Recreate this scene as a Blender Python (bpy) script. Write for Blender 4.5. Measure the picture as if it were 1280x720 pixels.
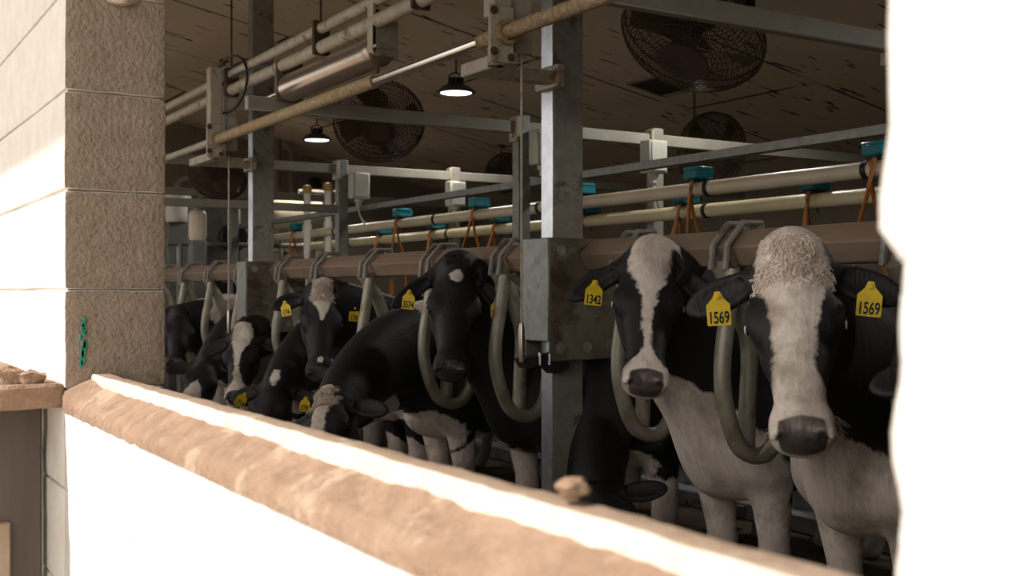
import bpy, bmesh, math, random
import numpy as np
from mathutils import Vector, Matrix, Quaternion, noise as mnoise

for o in list(bpy.data.objects): bpy.data.objects.remove(o)
SC = bpy.context.scene
COL = SC.collection
R = math.radians
# ------------------------------------------------------------------ camera / light / exposure
# X = into the barn, Y = along the wall (away from the camera), Z = up; metres
H = 1.04; F = 1400.0; TH = R(32.2); CT, ST = math.cos(TH), math.sin(TH); HZ = 365.0
cam = bpy.data.cameras.new('camera'); camo = bpy.data.objects.new('camera', cam); COL.objects.link(camo)
camo.location = (0, 0, H); camo.rotation_euler = (R(90), 0, -TH)
cam.sensor_width = 36; cam.lens = F/1280*36; cam.shift_y = 5/1280
cam.clip_start = 0.02; cam.clip_end = 200
cam.dof.use_dof = True; cam.dof.focus_distance = 3.0; cam.dof.aperture_fstop = 5.2
SC.camera = camo
w = bpy.data.worlds.new('world'); SC.world = w; w.use_nodes = True
bg = w.node_tree.nodes['Background']; bg.inputs[0].default_value = (1.0, 0.965, 0.92, 1); bg.inputs[1].default_value = 1.9
sl = bpy.data.lights.new('sun', 'SUN'); sl.energy = 5.0; sl.angle = R(0.6); sl.color = (1, .965, .91)
so = bpy.data.objects.new('sun', sl); COL.objects.link(so)
SUN = Vector((0.66, -0.13, -0.72)).normalized()            # direction the light travels
so.rotation_euler = SUN.to_track_quat('-Z', 'Y').to_euler(); so.location = (-6, 4, 9)
SC.view_settings.view_transform = 'Standard'; SC.view_settings.look = 'None'
SC.view_settings.gamma = 1; SC.view_settings.use_curve_mapping = False
SC.view_settings.exposure = 0.0

def PV(x, y, v):                                           # photo pixel -> point on the plane X = v
    r = (x-640)/F; u = v*(CT-r*ST)/(ST+r*CT); d = CT*u+ST*v
    return Vector((v, u, H+(HZ-y)/F*d))
def PD(x, y, d):                                           # photo pixel at depth d
    r = (x-640)/F*d
    return Vector((d*ST+r*CT, d*CT-r*ST, H+(HZ-y)/F*d))
def UV(x, u):                                              # X of the pixel column x on the plane Y = u
    r = (x-640)/F; return u*(ST+r*CT)/(CT-r*ST)

# ------------------------------------------------------------------ materials
def nt(name):
    m = bpy.data.materials.new(name); m.use_nodes = True
    n = m.node_tree.nodes; l = m.node_tree.links
    return m, n, l, n['Principled BSDF']
def mat(name, c1, c2=None, rough=.6, metal=0, scale=8, detail=6, bump=0, bscale=None, c3=None, s3=2.5, t3=.55, stretch=None, spec=.4):
    """base colour c1 broken up by c2 (noise) and by stains c3"""
    m, n, l, b = nt(name)
    b.inputs['Roughness'].default_value = rough; b.inputs['Metallic'].default_value = metal
    b.inputs['Specular IOR Level'].default_value = spec
    tc = n.new('ShaderNodeTexCoord'); src = tc.outputs['Object']
    if stretch:
        mp = n.new('ShaderNodeMapping'); mp.inputs['Scale'].default_value = stretch; l.new(src, mp.inputs[0]); src = mp.outputs[0]
    c2 = c2 or tuple(x*.7 for x in c1)
    nz = n.new('ShaderNodeTexNoise'); nz.inputs['Scale'].default_value = scale; nz.inputs['Detail'].default_value = detail; nz.inputs['Roughness'].default_value = .65
    l.new(src, nz.inputs['Vector'])
    rp = n.new('ShaderNodeValToRGB'); rp.color_ramp.elements[0].position = .35; rp.color_ramp.elements[1].position = .65
    rp.color_ramp.elements[0].color = (*c1, 1); rp.color_ramp.elements[1].color = (*c2, 1)
    l.new(nz.outputs['Fac'], rp.inputs[0]); out = rp.outputs[0]
    if c3:
        n3 = n.new('ShaderNodeTexNoise'); n3.inputs['Scale'].default_value = s3; n3.inputs['Detail'].default_value = 8; n3.inputs['Roughness'].default_value = .7
        l.new(src, n3.inputs['Vector'])
        r3 = n.new('ShaderNodeValToRGB'); r3.color_ramp.elements[0].position = t3; r3.color_ramp.elements[1].position = t3+.08
        l.new(n3.outputs['Fac'], r3.inputs[0])
        mx = n.new('ShaderNodeMix'); mx.data_type = 'RGBA'; l.new(r3.outputs[0], mx.inputs['Factor']); l.new(out, mx.inputs['A']); mx.inputs['B'].default_value = (*c3, 1)
        out = mx.outputs['Result']
    l.new(out, b.inputs['Base Color'])
    if bump:
        nb = n.new('ShaderNodeTexNoise'); nb.inputs['Scale'].default_value = bscale or scale*4; nb.inputs['Detail'].default_value = 5
        l.new(src, nb.inputs['Vector'])
        bp = n.new('ShaderNodeBump'); bp.inputs['Strength'].default_value = bump; bp.inputs['Distance'].default_value = .01
        l.new(nb.outputs['Fac'], bp.inputs['Height']); l.new(bp.outputs[0], b.inputs['Normal'])
    return m
M = {}
M['white_block'] = mat('white_block', (.80, .77, .73), (.72, .68, .62), .9, scale=14, bump=.5, bscale=60, spec=.1)
M['raw_block'] = mat('raw_block', (.37, .30, .24), (.30, .238, .185), .95, scale=30, bump=.9, bscale=110, c3=(.22, .155, .115), s3=26, t3=.60, spec=.1)
M['dust'] = mat('dust', (.35, .235, .165), (.26, .17, .115), .95, scale=22, bump=.9, bscale=70, c3=(.42, .31, .225), s3=9, t3=.54, spec=.1)
M['pale_concrete'] = mat('pale_concrete', (.74, .66, .56), (.62, .52, .42), .9, scale=18, bump=.7, bscale=80, c3=(.50, .36, .25), s3=16, t3=.62, spec=.1)
M['lip_top'] = mat('lip_top', (.36, .265, .195), (.30, .215, .155), .9, scale=16, bump=.5, bscale=60, c3=(.52, .43, .35), s3=12, t3=.56, spec=.1)
M['dark_board'] = mat('dark_board', (.16, .13, .11), (.11, .09, .075), .9, scale=6, bump=.4, bscale=40, stretch=(1, 1, .15), spec=.1)
M['tan_board'] = mat('tan_board', (.45, .35, .25), (.35, .27, .19), .9, scale=6, spec=.1)
M['galv'] = mat('galvanised', (.27, .27, .25), (.20, .20, .185), .5, .5, scale=30, c3=(.15, .14, .11), s3=7, t3=.56)
M['galv_bright'] = mat('galvanised_bright', (.62, .64, .68), (.50, .52, .56), .3, .85, scale=24)  # on the posts this tone stands in for daylight on their outward face
M['galv_dull'] = mat('galvanised_dull', (.30, .285, .245), (.23, .215, .18), .6, .3, scale=26, c3=(.11, .095, .065), s3=9, t3=.55, bump=.2)
M['plate_steel'] = mat('plate_steel', (.19, .165, .12), (.14, .115, .08), .6, .3, scale=18, c3=(.09, .07, .045), s3=5, t3=.52, bump=.25)
M['bar_paint'] = mat('bar_paint', (.25, .175, .125), (.20, .135, .09), .75, 0, scale=14, c3=(.15, .13, .085), s3=10, t3=.6, bump=.3, stretch=(1, .3, 1))
M['yoke_steel'] = mat('yoke_steel', (.36, .34, .27), (.28, .25, .18), .5, .35, scale=20, c3=(.24, .17, .10), s3=12, t3=.55)
M['cream_steel'] = mat('cream_steel', (.46, .42, .34), (.36, .31, .24), .6, .1, scale=20, c3=(.20, .11, .05), s3=11, t3=.56, bump=.2)
M['rust_pipe'] = mat('rust_pipe', (.42, .33, .20), (.26, .17, .09), .7, .1, scale=60, detail=3, bump=.6, bscale=90)
M['white_steel'] = mat('white_steel', (.33, .31, .26), (.27, .25, .21), .6, 0, scale=10, c3=(.22, .19, .14), s3=8, t3=.62)
M['chrome'] = mat('chrome', (.72, .68, .62), (.62, .56, .50), .22, .95, scale=6)
M['tank_steel'] = mat('tank_steel', (.60, .50, .42), (.50, .40, .32), .28, .9, scale=4, c3=(.36, .24, .16), s3=3, t3=.60, stretch=(1, .3, 1))
M['cream_pipe'] = mat('cream_pipe', (.70, .62, .47), (.62, .53, .38), .4, 0, scale=5, c3=(.42, .31, .19), s3=14, t3=.66)
M['yellow_pipe'] = mat('yellow_pipe', (.76, .68, .44), (.68, .58, .35), .35, 0, scale=5)
M['pvc'] = mat('pvc', (.72, .70, .63), (.62, .60, .53), .4, 0, scale=6)
M['yellow_cap'] = mat('yellow_cap', (.55, .38, .08), None, .5)
M['teal'] = mat('teal_plastic', (.02, .27, .35), (.015, .20, .26), .4, 0, scale=12)
M['orange_hose'] = mat('orange_hose', (.50, .17, .03), (.36, .12, .02), .5, 0, scale=14)
M['black'] = mat('black_rubber', (.02, .02, .02), (.012, .012, .012), .55, 0)
M['wire'] = mat('rusty_wire', (.10, .065, .04), (.06, .04, .025), .7, .2, scale=20)
M['fan_dark'] = mat('fan_motor', (.11, .07, .045), (.07, .045, .03), .6, .1)
M['box_white'] = mat('box_white', (.58, .57, .51), (.50, .49, .43), .55, 0, scale=6)
M['lamp_body'] = mat('lamp_body', (.06, .07, .075), None, .45, .4)
M['ground'] = mat('ground', (.42, .36, .29), (.34, .29, .23), .95, scale=3, spec=.1)
M['floor'] = mat('barn_floor', (.13, .095, .06), (.09, .062, .038), .75, scale=7, bump=.5, bscale=30, c3=(.055, .04, .025), s3=4, t3=.52)
M['back_wall'] = mat('back_wall', (.24, .20, .15), (.19, .155, .115), .8, scale=3, c3=(.11, .09, .065), s3=3, t3=.6, stretch=(1, 1, .3))
M['kerb_metal'] = mat('kerb_metal', (.50, .52, .54), (.40, .42, .44), .45, .2, scale=9, c3=(.10, .09, .075), s3=5, t3=.56)
M['motor_grey'] = mat('motor_grey', (.20, .20, .19), (.14, .14, .13), .55, .1, scale=9)
M['nose_dark'] = mat('nose', (.05, .04, .04), None, .35)
M['tagyellow'] = mat('tag_yellow', (.80, .56, .015), (.66, .45, .012), .5, scale=30)
M['tagink'] = mat('tag_ink', (.012, .010, .008), None, .6)
M['eye'] = mat('eye', (.012, .009, .008), (.012, .009, .008), .06, spec=.8)
M['sclera'] = mat('sclera', (.75, .76, .88), (.7, .7, .8), .2)
M['hair_white'] = mat('hair_white', (.90, .80, .71), (.66, .54, .45), .8, scale=16)
M['hair_mix'] = mat('hair_mix', (.82, .73, .64), (.55, .44, .35), .8, scale=12, c3=(.05, .04, .035), s3=14, t3=.60)
M['hair_black'] = mat('hair_black', (.02, .018, .018), None, .6)
M['horn'] = mat('whisker', (.45, .38, .30), None, .5)
def emis(name, c, s):
    m, n, l, b = nt(name); b.inputs['Base Color'].default_value = (*c, 1)
    b.inputs['Emission Color'].default_value = (*c, 1); b.inputs['Emission Strength'].default_value = s; return m
M['led'] = emis('lamp_led', (1, 1, .97), 5)

# ceiling: painted sheets with seams and dark scrapes
def ceiling_mat():
    m, n, l, b = nt('ceiling_sheets'); b.inputs['Roughness'].default_value = .8; b.inputs['Specular IOR Level'].default_value = .15
    tc = n.new('ShaderNodeTexCoord'); O = tc.outputs['Object']
    nz = n.new('ShaderNodeTexNoise'); nz.inputs['Scale'].default_value = 1.3; nz.inputs['Detail'].default_value = 6; l.new(O, nz.inputs[0])
    rp = n.new('ShaderNodeValToRGB'); rp.color_ramp.elements[0].color = (.60, .50, .39, 1); rp.color_ramp.elements[1].color = (.49, .40, .305, 1)
    rp.color_ramp.elements[0].position = .3; rp.color_ramp.elements[1].position = .7; l.new(nz.outputs['Fac'], rp.inputs[0])
    br = n.new('ShaderNodeTexBrick'); br.inputs['Scale'].default_value = 1; br.inputs['Brick Width'].default_value = 2.44; br.inputs['Row Height'].default_value = 1.22
    br.inputs['Mortar Size'].default_value = .011; br.inputs['Mortar Smooth'].default_value = 0; br.offset = .5
    mp = n.new('ShaderNodeMapping'); mp.inputs['Location'].default_value = (.9, .1, 0); mp.inputs['Rotation'].default_value = (0, 0, 0); l.new(O, mp.inputs[0]); l.new(mp.outputs[0], br.inputs[0])
    sc = n.new('ShaderNodeMapping'); sc.inputs['Scale'].default_value = (2.5, 14, 1); sc.inputs['Rotation'].default_value = (0, 0, R(8)); l.new(O, sc.inputs[0])
    n2 = n.new('ShaderNodeTexNoise'); n2.inputs['Scale'].default_value = 1.6; n2.inputs['Detail'].default_value = 3; l.new(sc.outputs[0], n2.inputs[0])
    r2 = n.new('ShaderNodeValToRGB'); r2.color_ramp.elements[0].position = .64; r2.color_ramp.elements[1].position = .67; l.new(n2.outputs['Fac'], r2.inputs[0])
    n4 = n.new('ShaderNodeTexNoise'); n4.inputs['Scale'].default_value = 2; l.new(O, n4.inputs[0])
    r4 = n.new('ShaderNodeValToRGB'); r4.color_ramp.elements[0].position = .35; r4.color_ramp.elements[1].position = .5; l.new(n4.outputs['Fac'], r4.inputs[0])
    sm = n.new('ShaderNodeMath'); sm.operation = 'MULTIPLY'; l.new(br.outputs['Fac'], sm.inputs[0]); l.new(r4.outputs[0], sm.inputs[1])
    mx = n.new('ShaderNodeMath'); mx.operation = 'MAXIMUM'; l.new(sm.outputs[0], mx.inputs[0]); l.new(r2.outputs[0], mx.inputs[1])
    c = n.new('ShaderNodeMix'); c.data_type = 'RGBA'; l.new(mx.outputs[0], c.inputs['Factor']); l.new(rp.outputs[0], c.inputs['A']); c.inputs['B'].default_value = (.035, .022, .014, 1)
    l.new(c.outputs['Result'], b.inputs['Base Color']); return m
M['ceiling'] = ceiling_mat()

def coat_mat(name, dirt=.75):
    """black-and-white coat read from the mesh's own attributes"""
    m, n, l, b = nt(name)
    def attr(nm): a = n.new('ShaderNodeAttribute'); a.attribute_name = nm; return a
    rest = attr('rest'); wh = attr('white'); no = attr('nose')
    def noise(scale, det, mapscale=None):
        t = n.new('ShaderNodeTexNoise'); t.inputs['Scale'].default_value = scale; t.inputs['Detail'].default_value = det; t.inputs['Roughness'].default_value = .6
        if mapscale:
            mp = n.new('ShaderNodeMapping'); mp.inputs['Scale'].default_value = mapscale; l.new(rest.outputs['Vector'], mp.inputs[0]); l.new(mp.outputs[0], t.inputs[0])
        else: l.new(rest.outputs['Vector'], t.inputs[0])
        return t
    def math_(op, a, bb):
        t = n.new('ShaderNodeMath'); t.operation = op
        for i, x in enumerate((a, bb)):
            if isinstance(x, (int, float)): t.inputs[i].default_value = x
            else: l.new(x, t.inputs[i])
        return t.outputs[0]
    def ramp(x, a, bb, ca, cb):
        t = n.new('ShaderNodeValToRGB'); t.color_ramp.elements[0].position = a; t.color_ramp.elements[1].position = bb
        t.color_ramp.elements[0].color = (*ca, 1); t.color_ramp.elements[1].color = (*cb, 1); l.new(x, t.inputs[0]); return t.outputs[0]
    def mix(f, a, bb):
        t = n.new('ShaderNodeMix'); t.data_type = 'RGBA'; l.new(f, t.inputs['Factor']); l.new(a, t.inputs['A']); l.new(bb, t.inputs['B']); return t.outputs['Result']
    edge = noise(26, 6, (1, 1, .55)); e = math_('MULTIPLY', math_('SUBTRACT', edge.outputs['Fac'], .5), .05)
    mask = math_('ADD', wh.outputs['Fac'], e)
    mk = ramp(math_('ADD', math_('MULTIPLY', mask, 18), .5), .40, .60, (0, 0, 0), (1, 1, 1))
    fur = noise(90, 3, (1, .35, .25)); big = noise(7, 5)
    white = ramp(fur.outputs['Fac'], .3, .75, (.86, .77, .69), (.68, .57, .48))
    dirtc = n.new('ShaderNodeRGB'); dirtc.outputs[0].default_value = (.22, .145, .085, 1)
    dm = math_('MULTIPLY', ramp(big.outputs['Fac'], .50, .72, (0, 0, 0), (1, 1, 1)), dirt)
    white = mix(dm, white, dirtc.outputs[0])
    black = ramp(fur.outputs['Fac'], .35, .8, (.006, .0055, .006), (.015, .012, .0115))
    col = mix(mk, black, white)
    pad = ramp(big.outputs['Fac'], .45, .62, (.055, .046, .043), (.15, .115, .10))
    nm = ramp(math_('ADD', math_('MULTIPLY', no.outputs['Fac'], 60), .5), .3, .7, (0, 0, 0), (1, 1, 1))
    col = mix(nm, col, pad)
    # feet are dirty: the low part of the legs
    sx = n.new('ShaderNodeSeparateXYZ'); l.new(rest.outputs['Vector'], sx.inputs[0])
    lo = ramp(math_('ADD', sx.outputs['Z'], math_('MULTIPLY', big.outputs['Fac'], .35)), .42, .70, (.65, .65, .65), (0, 0, 0))
    mud = n.new('ShaderNodeRGB'); mud.outputs[0].default_value = (.10, .065, .04, 1)
    col = mix(lo, col, mud.outputs[0])
    l.new(col, b.inputs['Base Color'])
    rr = ramp(nm, 0, 1, (.62, .62, .62), (.3, .3, .3)); l.new(rr, b.inputs['Roughness'])
    b.inputs['Specular IOR Level'].default_value = .45
    b.inputs['Sheen Weight'].default_value = .03; b.inputs['Sheen Roughness'].default_value = .4
    bp = n.new('ShaderNodeBump'); bp.inputs['Strength'].default_value = .45; bp.inputs['Distance'].default_value = .006
    l.new(math_('ADD', fur.outputs['Fac'], math_('MULTIPLY', big.outputs['Fac'], 1.2)), bp.inputs['Height']); l.new(bp.outputs[0], b.inputs['Normal'])
    return m
M['coat'] = coat_mat('holstein_coat')

# ------------------------------------------------------------------ mesh helpers
class MB:
    def __init__(s): s.bm = bmesh.new()
    def box(s, lo, hi, bev=0, seg=1):
        lo = Vector(lo); hi = Vector(hi)
        r = bmesh.ops.create_cube(s.bm, size=1); vs = r['verts']
        for v in vs: v.co = Vector((lo[i]+(v.co[i]+.5)*(hi[i]-lo[i]) for i in range(3)))
        if bev:
            es = list({e for v in vs for e in v.link_edges}); bmesh.ops.bevel(s.bm, geom=es, offset=bev, segments=seg, affect='EDGES', profile=.5)
        return s
    def obox(s, c, size, rot, bev=0):
        r = bmesh.ops.create_cube(s.bm, size=1); vs = r['verts']
        for v in vs: v.co = Vector(c)+rot @ Vector((v.co[i]*size[i] for i in range(3)))
        if bev:
            es = list({e for v in vs for e in v.link_edges}); bmesh.ops.bevel(s.bm, geom=es, offset=bev, segments=1, affect='EDGES')
        return s
    def tube(s, pts, rad, n=12, cap=True, closed=False):
        pts = [Vector(p) for p in pts]; N = len(pts)
        rads = rad if isinstance(rad, (list, tuple)) else [rad]*N
        up = None; rings = []
        for i, p in enumerate(pts):
            if closed: t = pts[(i+1) % N]-pts[i-1]
            else: t = pts[min(i+1, N-1)]-pts[max(i-1, 0)]
            t.normalize()
            if up is None: up = Vector((0, 0, 1)) if abs(t.z) < .9 else Vector((1, 0, 0))
            a = t.cross(up).normalized(); up = a.cross(t).normalized()
            rings.append([s.bm.verts.new(p+(a*math.cos(2*math.pi*k/n)+up*math.sin(2*math.pi*k/n))*rads[i]) for k in range(n)])
        M_ = N if closed else N-1
        for i in range(M_):
            A, B = rings[i], rings[(i+1) % N]
            for k in range(n): s.bm.faces.new((A[k], A[(k+1) % n], B[(k+1) % n], B[k]))
        if cap and not closed: s.bm.faces.new(list(reversed(rings[0]))); s.bm.faces.new(rings[-1])
        return s
    def lathe(s, prof, c=(0, 0, 0), axis=(0, 0, 1), n=24):
        q = Vector((0, 0, 1)).rotation_difference(Vector(axis).normalized()); c = Vector(c); rings = []
        for r_, z in prof:
            if r_ < 1e-5: rings.append([s.bm.verts.new(c+q @ Vector((0, 0, z)))])
            else: rings.append([s.bm.verts.new(c+q @ Vector((r_*math.cos(2*math.pi*k/n), r_*math.sin(2*math.pi*k/n), z))) for k in range(n)])
        for A, B in zip(rings, rings[1:]):
            for k in range(n):
                k2 = (k+1) % n
                if len(A) == 1 and len(B) > 1: s.bm.faces.new((A[0], B[k2], B[k]))
                elif len(B) == 1 and len(A) > 1: s.bm.faces.new((A[k], A[k2], B[0]))
                elif len(A) > 1: s.bm.faces.new((A[k], A[k2], B[k2], B[k]))
        return s
    def prism(s, pts, thick, frame):                       # 2-D outline in frame's x,z; thickness along its y
        a = [s.bm.verts.new(frame @ Vector((x, -thick/2, z))) for x, z in pts]; b = [s.bm.verts.new(frame @ Vector((x, thick/2, z))) for x, z in pts]
        s.bm.faces.new(a); s.bm.faces.new(list(reversed(b)))
        for i in range(len(pts)):
            j = (i+1) % len(pts); s.bm.faces.new((a[j], a[i], b[i], b[j]))
        return s
    def rough(s, amp, scale, cuts=0, seed=0):
        if cuts: bmesh.ops.subdivide_edges(s.bm, edges=s.bm.edges[:], cuts=cuts, use_grid_fill=True)
        for v in s.bm.verts:
            p = v.co*scale+Vector((seed, seed*2, 0)); v.co += mnoise.noise_vector(p)*amp
        return s
    def build(s, name, m, parent=None, smooth=True, origin=None, ang=40):
        bmesh.ops.recalc_face_normals(s.bm, faces=s.bm.faces[:])
        me = bpy.data.meshes.new(name)
        if origin is not None:
            o_ = Vector(origin)
            for v in s.bm.verts: v.co -= o_
        s.bm.to_mesh(me); s.bm.free(); me.materials.append(m)
        if smooth:
            me.polygons.foreach_set('use_smooth', [True]*len(me.polygons)); me.set_sharp_from_angle(angle=R(ang))
        o = bpy.data.objects.new(name, me); COL.objects.link(o)
        if origin is not None: o.location = origin
        if parent is not None: o.parent = parent
        return o
def tag(o, label, cat, group=None):
    o['label'] = label; o['category'] = cat
    if group: o['group'] = group
    return o
def struct(o): o['kind'] = 'structure'; return o
def empty(name, loc, label, cat, group=None):
    o = bpy.data.objects.new(name, None); COL.objects.link(o); o.location = loc; o.empty_display_size = .1
    return tag(o, label, cat, group)
def part(mb, name, m, root, **k):
    """mb is in world space; becomes a child of root (an empty without rotation)"""
    for v in mb.bm.verts: v.co -= root.location
    return mb.build(name, m, root, **k)
def bez(p0, p1, p2, p3, n=12):
    p0, p1, p2, p3 = map(Vector, (p0, p1, p2, p3))
    return [p0*(1-t)**3+p1*3*t*(1-t)**2+p2*3*t*t*(1-t)+p3*t**3 for t in [i/n for i in range(n+1)]]
def spline(pts, n=6):
    pts = [Vector(p) for p in pts]; P = [pts[0]*2-pts[1]]+pts+[pts[-1]*2-pts[-2]]; out = []
    for i in range(1, len(P)-2):
        for k in range(n):
            t = k/n; a, b, c, d = P[i-1:i+3]
            out.append(.5*((2*b)+(c-a)*t+(2*a-5*b+4*c-d)*t*t+(3*b-a-3*c+d)*t**3))
    out.append(pts[-1]); return out

# ------------------------------------------------------------------ the setting
V0, V1 = .436, .636; UJ = 2.37; UN = .357                    # wall faces, far jamb, near jamb
UEND, VBACK = 11.0, 6.5
def ceil_z(v): return H+2.237-.185*v
def wall_course(mb, z0, z1, ya, yb, seed=0, cuts=2, bv=.005, g=.002, amp=.0028):
    s = MB()
    s.box((V0, ya, z0+g), (V1, yb, z1-g), bev=bv, seg=2)
    bmesh.ops.subdivide_edges(s.bm, edges=[e for e in s.bm.edges if e.calc_length() > .06], cuts=cuts, use_grid_fill=True)
    for v in s.bm.verts: v.co += mnoise.noise_vector(v.co*23+Vector((seed*3.1, 0, 0)))*amp
    tmp = bpy.data.meshes.new('t'); s.bm.to_mesh(tmp); s.bm.free(); mb.bm.from_mesh(tmp); bpy.data.meshes.remove(tmp)
def setface(o, mats, fn):
    for m in mats: o.data.materials.append(m)
    for p in o.data.polygons: p.material_index = fn(p)
# block wall with window openings: near pier, far pier and piers further on
def pier(name, ya, yb, first_z=-.0):
    mb = MB(); k = 0
    mb.box((V0+.008, ya+.012, 0), (V1-.008, yb-.012, ceil_z(V1)), 0)
    z = H+.005-.2*7+(.008 if ya < 0 else 0)
    while z < ceil_z(V1)-.02:
        wall_course(mb, max(z, 0.0), min(z+.2, ceil_z(V1)), ya, yb, seed=(k+ya*7 if ya > 1 else 3), cuts=5 if yb-ya < 2 else 14, bv=.005 if ya > 1 else .0015, g=.002 if ya > 1 else 0, amp=.0028 if ya > 1 else .0055); z += .2; k += 1
    if ya < 0:
        for v in mb.bm.verts:
            if v.co.y > yb-.05:
                dz = (v.co.z-(H+.008)+.1) % .2-.1
                v.co.y += -.010*math.exp(-(dz/.010)**2)+mnoise.noise(Vector((v.co.x*9, 0, v.co.z*22)))*.004-(.005 if v.co.z < H+.03 else 0)
    o = mb.build(name, M['white_block'], ang=35); struct(o)
    setface(o, [M['raw_block']], lambda p: 1 if (abs(p.normal.y) > (.75 if ya > 1 else .35) or p.normal.x > .7) else 0)
    return o
pier('wall_front_far', UJ, 3.36)
pier('wall_front_near', -2.6, UN)
pier('wall_front_end', 5.4, 6.1); pier('wall_front_end.001', 8.1, 8.8); pier('wall_front_end.002', 10.6, UEND)
mb = MB()                                                   # wall below the openings
for i in range(7):
    za = max(0, H-.195-.2*(6-i)-.2); zb = H-.195-.2*(6-i) if i < 6 else H-.238
    if zb <= .02: continue
    wall_course(mb, za, zb, UN, UJ, seed=i+40, cuts=8, bv=.0012, g=0, amp=.0015)
o = struct(mb.build('wall_front_below', M['white_block'], ang=35))
for ya, yb in ((3.36, 5.4), (6.1, 8.1), (8.8, 10.6)):
    mb = MB(); mb.box((V0, ya, 0), (V1, yb, H-.2)); struct(mb.build('wall_front_below', M['white_block']))
mb = MB()                                                   # lintel course over the openings
mb.box((V0, UN-.01, H+1.25), (V1, UEND, ceil_z(V1)+.02)); struct(mb.build('wall_front_lintel', M['raw_block']))
mb = MB(); mb.box((VBACK, -2.8, 0), (VBACK+.15, UEND+.15, 3)); struct(mb.build('wall_back', M['back_wall']))
mb = MB(); mb.box((V0, UEND, 0), (VBACK+.15, UEND+.15, 3.7)); struct(mb.build('wall_end', M['back_wall']))
mb = MB(); mb.box((V0, -2.8, 0), (VBACK+.15, -2.6, 3.7)); struct(mb.build('wall_near', M['back_wall']))
mb = MB(); mb.box((V1-.2, -2.8, -.1), (VBACK+.15, UEND+.15, 0)); struct(mb.build('floor', M['floor']))
mb = MB(); mb.box((-25, -25, -.12), (V0, 35, -.02)); struct(mb.build('ground', M['ground']))
mb = MB()
for zoff in (0, .12):
    pass
vs = []
for v_, u_ in ((V0-2.05, -4), (V0-2.05, UEND+.4), (VBACK+.3, UEND+.4), (VBACK+.3, -4)):
    vs.append((v_, u_))
lo = [mb.bm.verts.new((a, b, ceil_z(a))) for a, b in vs]; hi = [mb.bm.verts.new((a, b, ceil_z(a)+.14)) for a, b in vs]
mb.bm.faces.new(lo); mb.bm.faces.new(hi)
for i in range(4): mb.bm.faces.new((lo[i], lo[(i+1) % 4], hi[(i+1) % 4], hi[i]))
struct(mb.build('ceiling', M['ceiling'], smooth=False))

# sill: a dusty trough with a pale raised lip along its inner edge
mb = MB(); nu, nv = 260, 14
TV = .492                                                   # inner end of the dusty slope, where the lip starts
def sill_z(v, u):
    n_ = mnoise.noise(Vector((v*14, u*9, 0)))*.004+mnoise.noise(Vector((v*40, u*38, 5)))*.0022
    t = (v-V0)/(TV-V0); z = H-.216+.033*max(0, t)+n_
    e = max(0, 1-(v-V0)/.012); z -= e*e*.009
    return z+max(0, (u-UJ+.10)/.10)*.014
grid = [[mb.bm.verts.new((V0-.004+(TV+.004-V0)*j/nv+(mnoise.noise(Vector((i*.2, 3, 0)))*.003 if j == 0 else 0), UN-.02+(UJ-UN+.02)*i/nu, sill_z(V0+(TV-V0)*j/nv, UN+(UJ-UN)*i/nu))) for j in range(nv+1)] for i in range(nu+1)]
for i in range(nu):
    for j in range(nv): mb.bm.faces.new((grid[i][j], grid[i][j+1], grid[i+1][j+1], grid[i+1][j]))
base = [[mb.bm.verts.new((g.co.x, g.co.y, H-.238)) for g in (row[0], row[-1])] for row in grid]
for i in range(nu):
    mb.bm.faces.new((grid[i][0], grid[i+1][0], base[i+1][0], base[i][0])); mb.bm.faces.new((grid[i][-1], grid[i+1][-1], base[i+1][1], base[i][1]))
    mb.bm.faces.new((base[i][0], base[i+1][0], base[i+1][1], base[i][1]))
struct(mb.build('window_1', M['dust'], ang=60))
mb = MB(); mb.box((TV-.006, UN-.02, H-.26), (.524, UJ-.004, H-.166), bev=.005, seg=2)
bmesh.ops.subdivide_edges(mb.bm, edges=[e for e in mb.bm.edges if e.calc_length() > .5], cuts=120, use_grid_fill=True)
for v in mb.bm.verts: v.co += mnoise.noise_vector(v.co*14)*.0022+mnoise.noise_vector(v.co*45)*.0012
o = struct(mb.build('trim_1', M['pale_concrete'], ang=60)); setface(o, [M['lip_top']], lambda p: 1 if p.normal.z > .6 and p.center.x > TV+.006 else 0)
mb = MB(); mb.box((.524, UN-.02, H-.30), (V1, UJ, H-.205), bev=.004); struct(mb.build('trim_2', M['raw_block']))
# crumbs of dirt lying on the sill lip and the sill
random.seed(4)
def clod(p, r, m, label, group=None, name='dirt_clod'):
    b = MB(); bmesh.ops.create_icosphere(b.bm, subdivisions=3, radius=r)
    for v in b.bm.verts:
        v.co += mnoise.noise_vector(v.co*(1.2/r)+Vector(p)*9)*r*.45; v.co.z *= .6
    o = b.build(name, m); o.location = p; tag(o, label, 'dirt', group); return o
clod(PV(716, 613, .505)+Vector((0, 0, .002)), .013, M['dust'], 'small tan clod of dirt on the sill lip below the nearer steel post')
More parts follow.
